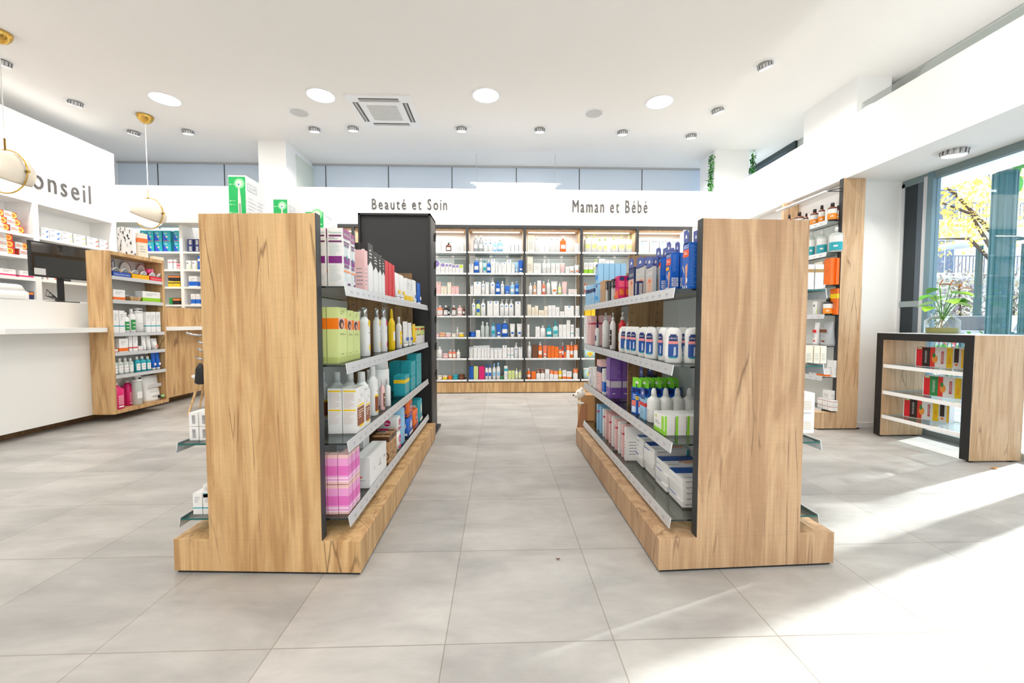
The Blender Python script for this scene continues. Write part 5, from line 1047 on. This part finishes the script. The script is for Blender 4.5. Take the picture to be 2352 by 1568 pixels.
# ================= other things =================
# computer monitor, printer, cables on the counter
t = empty('computer_monitor', 'black computer monitor seen at an angle, standing on the counter', 'monitor', (-4.97, 4.86, 1.357), math.radians(82))
MB().box(-.29, .29, -.012, .018, .28, .66, BLACK).box(-.275, .275, -.0135, -.012, .295, .645, mat((24, 26, 28), .08, spec=.9)).build('screen', t, bevel=.002)
MB().box(-.03, .03, .02, .035, .02, .3, BLACK).build('stand_neck', t); MB().box(-.11, .11, -.07, .09, 0, .02, BLACK).build('stand_base', t)
MB().box(-.26, -.16, -.016, -.0145, .30, .37, mat((210, 210, 210), .5)).build('paper_note', t)
t = empty('printer', 'white office printer on the counter at left', 'printer', (-5.02, 4.22, 1.357), HP)
MB().loft([(0, .22, .17, 8), (.09, .22, .17, 8), (.10, .21, .16, 8)], WHITEP, n=32).build('body', t); MB().loft([(.10, .21, .15, 8), (.16, .19, .13, 8), (.17, .17, .11, 8)], LAM, n=32).build('scanner_lid', t)
MB().box(-.15, .15, -.19, -.165, .02, .045, mat((220, 220, 218), .4)).build('paper_tray', t); MB().loft([(.05, .012, .012), (.055, .012, .012)], BLACK, cx=-.16, cy=-.166).build('button', t)
m = MB()
for k in range(4): m.tube([(-4.86 + .01 * k, 4.70, 1.365), (-4.84, 4.66 - .03 * k, 1.40 + .03 * k), (-4.82, 4.60 - .02 * k, 1.42), (-4.80, 4.62 + .02 * k, 1.37), (-4.82 + .02 * k, 4.72, 1.362)], .004, BLACK)
tag(m.build('cable_bundle'), 'tangle of black cables on the counter beside the display case', 'cable')
# chair glimpsed beyond the counter end
t = empty('shell_chair', 'white shell chair with wooden legs, mostly hidden behind left gondola', 'chair', (-3.70, 5.42, 0), -1.2)
for sx in (-1, 1):
    for sy in (-1, 1): MB().tube([(sx * .12, sy * .12, .44), (sx * .23, sy * .22, 0)], [.018, .011], OAK).build('leg', t)
MB().loft([(.42, .16, .16, 3), (.44, .22, .21, 3), (.47, .23, .22, 3), (.455, .20, .19, 3)], WHITEP, n=24).build('seat', t)
MB().loft([(.46, .20, .03, 3), (.62, .22, .035, 3), (.80, .18, .03, 3), (.84, .12, .02, 3)], WHITEP, n=24, cy=.2).build('backrest', t); MB().loft([(.47, .17, .16, 4), (.5, .18, .17, 4)], BLACK, n=20).build('cushion', t)
# slim wire rack glimpsed left of the left gondola
t = empty('wire_rack', 'slim chrome wire rack with hooks, peeping out left of the left gondola', 'display rack', (onY(472, 780, 2.6).x, 2.6, 0))
MB().tube([(0, 0, 0), (0, 0, 1.55)], .008, CHROME).build('pole', t); MB().loft([(0, .06, .06), (.012, .05, .05)], CHROME, n=24).build('foot', t)
for z, l in ((1.05, .10), (1.0, .03), (.955, .035), (.90, .045)): MB().tube([(0, 0, z), (-l * .6, -.02, z + .01), (-l, -.02, z + .02)], .006, CHROME).build('hook', t)
m = MB(); m.loft([(.755, .02, .012, 3), (.765, .035, .016, 3), (.85, .026, .014, 3), (.885, .008, .006, 2)], BLACK, n=16); o = m.build('black_pouch', loc=(onY(466, 780, 2.6).x, 2.57, 0)); tag(o, 'small black pouch hanging from the chrome wire rack', 'pouch')
# plush bear on a cardboard stand beyond the right gondola
t = empty('cardboard_display', 'brown cardboard floor display just beyond the right gondola', 'display stand', (.875, 3.98, 0), 0)
MB().box(-.06, .22, 0, .18, 0, .42, mat(CN['U'][0], .7)).build('body', t); m = MB(); m.extr([(-.11, -.005, .05), (.0, -.005, .05), (.0, -.005, .33), (-.03, -.005, .36), (-.07, -.005, .30)], (0, .004, 0), mat((176, 126, 92), .7)); m.build('ear_flap', t)
b = empty('plush_bear', 'white plush bear head peeping past the right gondola shelf', 'plush toy', (.815, 4.02, .33), 0)
def ell(m, c, r, mt, n=16, k=9):
    m.loft([(c[2] + r[2] * math.sin(-HP + math.pi * i / k) * .999, max(.0005, r[0] * math.cos(-HP + math.pi * i / k)), max(.0005, r[1] * math.cos(-HP + math.pi * i / k))) for i in range(k + 1)], mt, n=n, cx=c[0], cy=c[1]); return m
FURM = mat((244, 240, 232), .95, spec=.1)
m = MB(); ell(m, (0, 0, .10), (.05, .05, .048), FURM); ell(m, (-.042, -.015, .085), (.03, .024, .022), FURM); ell(m, (.05, .02, .02), (.055, .05, .06), FURM); m.build('body', b)
m = MB(); ell(m, (-.073, -.018, .088), (.009, .01, .008), BLACK); m.build('nose', b)
for s in (0, 1): ell(MB(), (-.035, -.04 + .05 * s, .115), (.005, .005, .005), BLACK, 8, 5).build('eye', b); ell(MB(), (.012, -.03 + .06 * s, .148), (.014, .01, .014), FURM, 10, 6).build('ear', b)
for s in (0, 1): ell(MB(), (.0, -.04 + .07 * s, .012), (.035, .016, .012), FURM, 10, 6).build('paw', b)
# glass vase with plant on the console
vp = onX(2163, 760, 4.02); vx, vy, vz = 4.02, vp.y, cz + .0045
t = empty('glass_vase', 'round clear glass vase of water and plant roots on the console', 'vase', (vx, vy, vz)); G2 = glass((.95, .98, .97), 'vase_glass', .08)
MB().loft([(0, .10, .10), (.01, .118, .118), (.12, .118, .118), (.145, .09, .09), (.155, .075, .075), (.185, .08, .08)], G2, n=28).build('body', t)
MB().loft([(.006, .105, .105), (.055, .108, .108)], mat((176, 168, 60), .3, alpha=.8), n=24).build('water', t)
rg = random.Random(5); m = MB()
for i in range(70):
    a = rg.uniform(0, 6.28); r = rg.uniform(.02, .1); a2 = a + rg.uniform(-1, 1); r2 = rg.uniform(.02, .1); m.tube([(r * math.cos(a), r * math.sin(a), rg.uniform(.012, .05)), (r2 * math.cos(a2), r2 * math.sin(a2), rg.uniform(.012, .055))], .0016, mat((128, 104, 40), .7), 4)
for i in range(14): a = rg.uniform(0, 6.28); m.tube([(.01 * math.cos(a), .01 * math.sin(a), .13), (.05 * math.cos(a), .05 * math.sin(a), .04)], .002, mat((150, 130, 90), .7), 4)
m.build('pebbles_and_roots', t)
pl = empty('anthurium_plant', 'green leafed anthurium with peach flowers growing in the glass vase', 'plant', (vx, vy, vz + .13))
def leaf(m, base, tip, wdt, mt, droop=.02):
    b, e = Vector(base), Vector(tip); d = e - b; s = d.cross(Vector((0, 0, 1)));
    if s.length < 1e-4: s = Vector((1, 0, 0))
    s.normalize(); n = 7; v = []
    for i in range(n):
        u = i / (n - 1); ww = wdt * math.sin(math.pi * min(1, u * .86 + .14)) ** .8 if i < n - 1 else 0; c = b + d * u - Vector((0, 0, droop * u * u)); v += [c - s * ww + Vector((0, 0, ww * .35)), c, c + s * ww + Vector((0, 0, ww * .35))]
    f = []
    for i in range(n - 1):
        for j in (0, 1): f.append((i * 3 + j, i * 3 + j + 1, i * 3 + j + 4, i * 3 + j + 3))
    m.add(v, f, mt, True)
LG = mat((160, 214, 70), .35); LG2 = mat((96, 168, 60), .35)
for i, (dx, dy, h, L) in enumerate((a * .68, b * .68, c * 1.05, d * .95) for a, b, c, d in ((-.13, .03, .20, .13), (-.16, -.03, .10, .14), (.03, -.12, .22, .16), (.13, -.02, .15, .13), (.06, .1, .20, .14), (-.05, -.10, .16, .14), (.0, .06, .26, .12), (-.08, .09, .14, .12), (.1, -.12, .13, .12), (.16, -.16, .17, .07))):
    st = MB().tube([(0, 0, -.03), (dx * .3, dy * .3, h * .5), (dx * .7, dy * .7, h)], .003, LG2, 6).build('stem', pl)
    m = MB(); leaf(m, (dx * .7, dy * .7, h), (dx * .7 + dx / math.hypot(dx, dy) * L, dy * .7 + dy / math.hypot(dx, dy) * L, h - .02), .068 if L > .1 else .03, LG if i % 3 else LG2); o = m.build('leaf', pl)
for (dx, dy, h, c) in ((.02, -.03, .30, (246, 170, 90)), (.07, -.06, .27, (240, 150, 110)), (-.02, .02, .31, (214, 120, 90))):
    m = MB(); leaf(m, (dx, dy, h), (dx + .07, dy - .05, h + .01), .035, mat(c, .3)); m.tube([(dx, dy, h), (dx + .02, dy - .01, h + .05)], .004, mat((200, 120, 60), .5), 6); m.tube([(0, 0, 0), (dx, dy, h)], .0025, LG2, 6); m.build('flower', pl)
# ivy strands on the far column
def foliage(name, pts, n, size, mts, spread, seed=1):
    rg = random.Random(seed); m = MB()
    for i in range(n):
        p = Vector(pts[rg.randrange(len(pts))]) + Vector([rg.gauss(0, s) for s in spread]); d = Vector([rg.gauss(0, 1) for _ in range(3)]).normalized(); leaf(m, p, p + d * size * rg.uniform(.6, 1.2), size * .3, mts[rg.randrange(len(mts))], size * .2)
    return m
IV = [mat((50, 130, 40), .5), mat((84, 170, 60), .5), mat((34, 96, 36), .5)]
for (px, lab) in ((1632, 'strand of green ivy hanging on the left edge of the far column'), (1728, 'strand of green ivy hanging on the right edge of the far column')):
    b = onY(px, 400, 7.02); m = foliage('ivy', [(0, 0, z * .03) for z in range(28)], 320, .042, IV, (.014, .03, .02), px); m.tube([(0, 0, -.05), (0.01, 0, .4), (0, 0, .85)], .004, IV[2], 5)
    o = m.build('hanging_ivy', loc=(b.x, 7.02, 3.14 if px < 1700 else 3.2)); tag(o, lab, 'ivy')
# dry leaves blown onto the floor
for px, py, lab in ((1281, 1284, 'tiny dry leaf in the middle of the aisle floor'), (2285, 1076, 'dry yellow leaf on the floor in front of the window console')):
    p = onZ(px, py, .004); m = MB(); c = mat((190, 130, 60) if px > 2000 else (110, 70, 50), .8); s = .035 if px > 2000 else .012; leaf(m, (0, 0, .002), (s, s * .4, .006), s * .4, c, 0); leaf(m, (0, 0, .002), (-s * .7, s * .5, .006), s * .3, c, 0); o = m.build('dry_leaf', loc=(p.x, p.y, .001)); tag(o, lab, 'leaf')

# ================= outside =================
struct('ground_outside', MB().box(4.36, 60, -12, 70, -.16, -.06, mat((196, 196, 200), .9)))
TEAL = mat((40, 88, 92), .4)
def lamp_post(name, px, Y, wpx, ztop, label, head):
    p = onY(px, 740, Y); r = wpx / 2 / F * Y * .72; t = empty(name, label, 'street lamp', (p.x, Y, -.06))
    m = MB(); m.loft([(0, r * 1.15, r * 1.15), (.3, r * 1.1, r * 1.1), (.34, r, r), (ztop, r, r)], TEAL, n=20); m.build('post', t)
    for k in range(8): a = math.pi * k / 4; m = MB().loft([(.34, r * .14, r * .14), (ztop, r * .14, r * .14)], TEAL, n=8, cx=r * math.cos(a), cy=r * math.sin(a)); m.build('flute', t) if k < 4 else m.build('flute', t)
    if head == 'bowl':
        MB().loft([(ztop, r * .5, r * .5), (ztop + .12, r * .5, r * .5)], mat((170, 150, 150), .5), n=16).build('collar', t)
        MB().loft([(ztop + .12, .03, .03), (ztop + .16, .3, .3), (ztop + .26, .5, .5), (ztop + .32, .54, .54)], mat((226, 232, 236), .3), n=28).build('lamp_bowl', t)
        m = MB(); m.tube([(.56 * math.cos(a), 0, ztop + .33 - .22 * math.sin(a)) for a in [math.pi * i / 12 for i in range(13)]], .02, TEAL); m.tube([(0, .56 * math.cos(a), ztop + .33 - .22 * math.sin(a)) for a in [math.pi * i / 12 for i in range(13)]], .02, TEAL); m.build('bowl_bracket', t)
    else:
        MB().tube([(0, 0, ztop - .15), (-.25, -.05, ztop - .05), (-.7, -.1, ztop)], .03, TEAL).build('arm', t); MB().loft([(ztop - .14, .3, .3), (ztop - .08, .42, .42), (ztop + .0, .38, .38), (ztop + .08, .1, .1)], mat((220, 226, 230), .3), n=24, cx=-1.0, cy=-.14).build('lamp_head', t)
lamp_post('street_lamp', 2292, 5.2, 52, 3.15, 'thick teal street lamp post just outside the window', 'bowl')
lamp_post('street_lamp', 2243, 13, 17, 3.75, 'slim teal street lamp with flat round head farther out', 'arm')
lamp_post('street_lamp', 2350, 9, 22, 3.0, 'teal street lamp post cut by the right edge', 'bowl')
# apartment building
b = empty('apartment_building', 'cream apartment building with long balconies across the street', 'building', (0, 0, 0))
Y0 = 24.0; STONE = mat((226, 218, 202), .8); GL_ = mat((96, 112, 140), .2, spec=.8); RAILM = mat((100, 112, 134), .6)
MB().box(14, 58, Y0, Y0 + 8, -.06, 19, STONE).build('wall', b)
for k, z in enumerate((4.0, 7.0, 10.0, 13.0, 16.0)):
    MB().box(14, 58, Y0 - 1.3, Y0, z - .25, z, mat((252, 250, 242), .8)).build('balcony_slab', b)
    m = MB(); m.box(14, 58, Y0 - 1.25, Y0 - 1.22, z + .95, z + 1.0, RAILM); x = 14.0
    while x < 58: m.box(x, x + .03, Y0 - 1.25, Y0 - 1.22, z, z + .95, RAILM); x += .22
    m.build('railing', b)
    for i in range(12):
        x = 16 + i * 3.4; f = MB().box(x, x + 1.3, Y0 - .03, Y0, z + .05, z + 2.2, WHITEP).build('window_frame', b); MB().box(x + .08, x + .61, Y0 - .04, Y0 - .03, z + .12, z + 2.1, GL_).box(x + .69, x + 1.22, Y0 - .04, Y0 - .03, z + .12, z + 2.1, GL_).build('pane', f)
# trees, shrubs, hedge
def tree(name, label, x, y, crown, n, size, mts, spread, trunk=.15, h=5, kind='tree', branches=()):
    t = empty(name, label, kind, (x, y, -.06)); BK = mat((70, 56, 50), .9)
    MB().tube([(0, 0, 0), (.05, 0, h * .5), (0, .05, h)], [trunk, trunk * .7, trunk * .3], BK).build('trunk', t)
    for br in branches: MB().tube(br, [trunk * .3, trunk * .18, trunk * .08][:len(br)], BK, 6).build('branch', t)
    o = foliage('foliage', crown, n, size, mts, spread, int(x * 10)).build('foliage', t); o['kind'] = 'stuff'
YL_ = [mat((252, 220, 110), .6), mat((250, 206, 96), .6), mat((254, 234, 160), .6)]
tree('autumn_tree', 'tree with yellow autumn leaves spreading behind the street lamp', 14.5, 11.5, [(-3.2, -1, 4.6), (-2.4, 0, 5.2), (-1.2, 0, 4.4), (0, 0, 5.6), (-2, 0, 6), (-3.0, -.5, 3.9), (-1.6, -.5, 3.7), (1.5, 0, 4.8), (2, 0, 3.9)], 2600, .13, YL_, (.75, .8, .3), .2, 6, 'tree', [[(0, 0, 3), (-1.5, -.5, 4.2), (-3.6, -1, 4.6)], [(0, 0, 3.6), (-1.4, 0, 4.9), (-2.8, 0, 5.8)], [(0, 0, 3.2), (1.2, 0, 4.2), (2.6, 0, 4.4)], [(0, 0, 2.8), (-1.6, -.6, 3.5), (-3, -1, 3.4)]])
PU_ = [mat((160, 146, 156), .8), mat((190, 180, 184), .8), mat((160, 146, 134), .8), mat((216, 200, 160), .8)]
for i, (x, y) in enumerate(((17.6, 17), (19.8, 17), (22.2, 17), (24.8, 17))): tree('bare_shrub', 'brownish purple autumn shrub, %s of the row before the building' % ['leftmost', 'second', 'third', 'rightmost'][i], x, y, [(0, 0, 1.2), (0, 0, 2.2), (-.5, 0, 1.7), (.5, 0, 1.7), (0, 0, 3)], 900, .16, PU_, (.75, .5, .55), .08, 3, 'shrub')
tree('conifer', 'small dark green conical conifer left of the slim street lamp', 12.7, 12.0, [(0, 0, .3 + .13 * i) for i in range(13)] + [(.15, 0, .4), (-.15, 0, .4), (.1, 0, .8), (-.1, 0, .8)], 900, .14, [mat((44, 92, 66), .7), mat((60, 112, 76), .7)], (.16, .16, .08), .05, 1.6, 'tree')
for i, x in enumerate((9.2, 10.9, 12.6, 14.3)): tree('flower_bush', 'low green bush with red and yellow flowers, %s outside window' % ['leftmost', 'second from left', 'third from left', 'rightmost'][i], x, 8.3 + i * .4 + .3, [(0, 0, .35), (.5, 0, .45), (-.5, 0, .45)], 520, .12, [IV[0], IV[1], mat((214, 60, 70), .6), YL_[0], IV[1]], (.45, .2, .18), .03, .4, 'bush')
# fence
f = empty('garden_fence', 'low teal garden fence running along the pavement outside', 'fence'); 
for i in range(9): MB().box(7.2 + i * 1.2, 7.25 + i * 1.2, 6.6 + i * .55, 6.65 + i * .55, -.06, .95, TEAL).build('post', f)
MB().tube([(7.2, 6.62, .90), (16.8, 11.02, .90)], .02, TEAL).tube([(7.2, 6.62, .15), (16.8, 11.02, .15)], .02, TEAL).build('rail', f)
m = MB()
for i in range(60): x = 7.2 + i * .16; m.tube([(x, 6.62 + (x - 7.2) * .458, .15), (x + .3, 6.62 + (x + .3 - 7.2) * .458, .9)], .004, TEAL, 4).tube([(x + .3, 6.62 + (x + .3 - 7.2) * .458, .15), (x, 6.62 + (x - 7.2) * .458, .9)], .004, TEAL, 4)
m.build('wire_mesh', f)
# parked cars
def car(x, y, rz, rgb, label):
    t = empty('car', label, 'car', (x, y, -.06), rz); P = mat(rgb, .2, coat=1); Dk = mat((30, 36, 44), .1, spec=.9)
    prof = [(-2.15, .35), (-2.18, .72), (-1.7, .88), (-1.05, .95), (-.45, 1.42), (.75, 1.45), (1.5, 1.0), (2.1, .92), (2.18, .5), (2.1, .33)]
    MB().extr([(a, -.85, b) for a, b in prof], (0, 1.7, 0), P).build('body', t, bevel=.05)
    for s in (-.856, .852): MB().extr([(-.9, s, .96), (-.42, s, 1.36), (.7, s, 1.38), (1.25, s, 1.0)], (0, .004, 0), Dk).build('side_window', t)
    MB().extr([(-1.03, -.72, .965), (-1.03, .72, .965), (-.47, .66, 1.40), (-.47, -.66, 1.40)], (-.012, 0, .008), Dk).build('windscreen', t)
    for wx in (-1.35, 1.35):
        for wy in (-.86, .80): w = MB().loft([(0, .32, .32), (.16, .32, .32)], BLACK, n=20, M=Matrix.Translation((wx, wy - .05 if wy < 0 else wy + .11, .32)) @ Matrix.Rotation(-HP if wy < 0 else HP, 4, 'X')).build('wheel', t)
    for s in (-.6, .6): ell(MB(), (-2.12, s, .66), (.05, .14, .08), WHITEP, 12, 6).build('headlight', t)
car(15.6, 12.6, .35, (236, 238, 242), 'white parked car glimpsed above the console by the vase'); car(20.2, 15.0, .35, (60, 66, 76), 'dark grey parked car farther right behind the lamp post')
tree('added_shade_tree', 'dense evergreen tree added out of view right of the window to block sun', 9.9, 6.65, [(0, -.9, 4.7), (0, -.3, 4.3), (0, .3, 4.3), (0, .7, 4.8), (0, -.4, 5.0), (0, .2, 5.3), (.5, 0, 4.6), (-.4, .2, 4.6)], 2300, .22, IV, (.3, .34, .36), .12, 4.4, 'tree')  # unseen tree, added to keep sunlight from passing over the console
finish_labels()
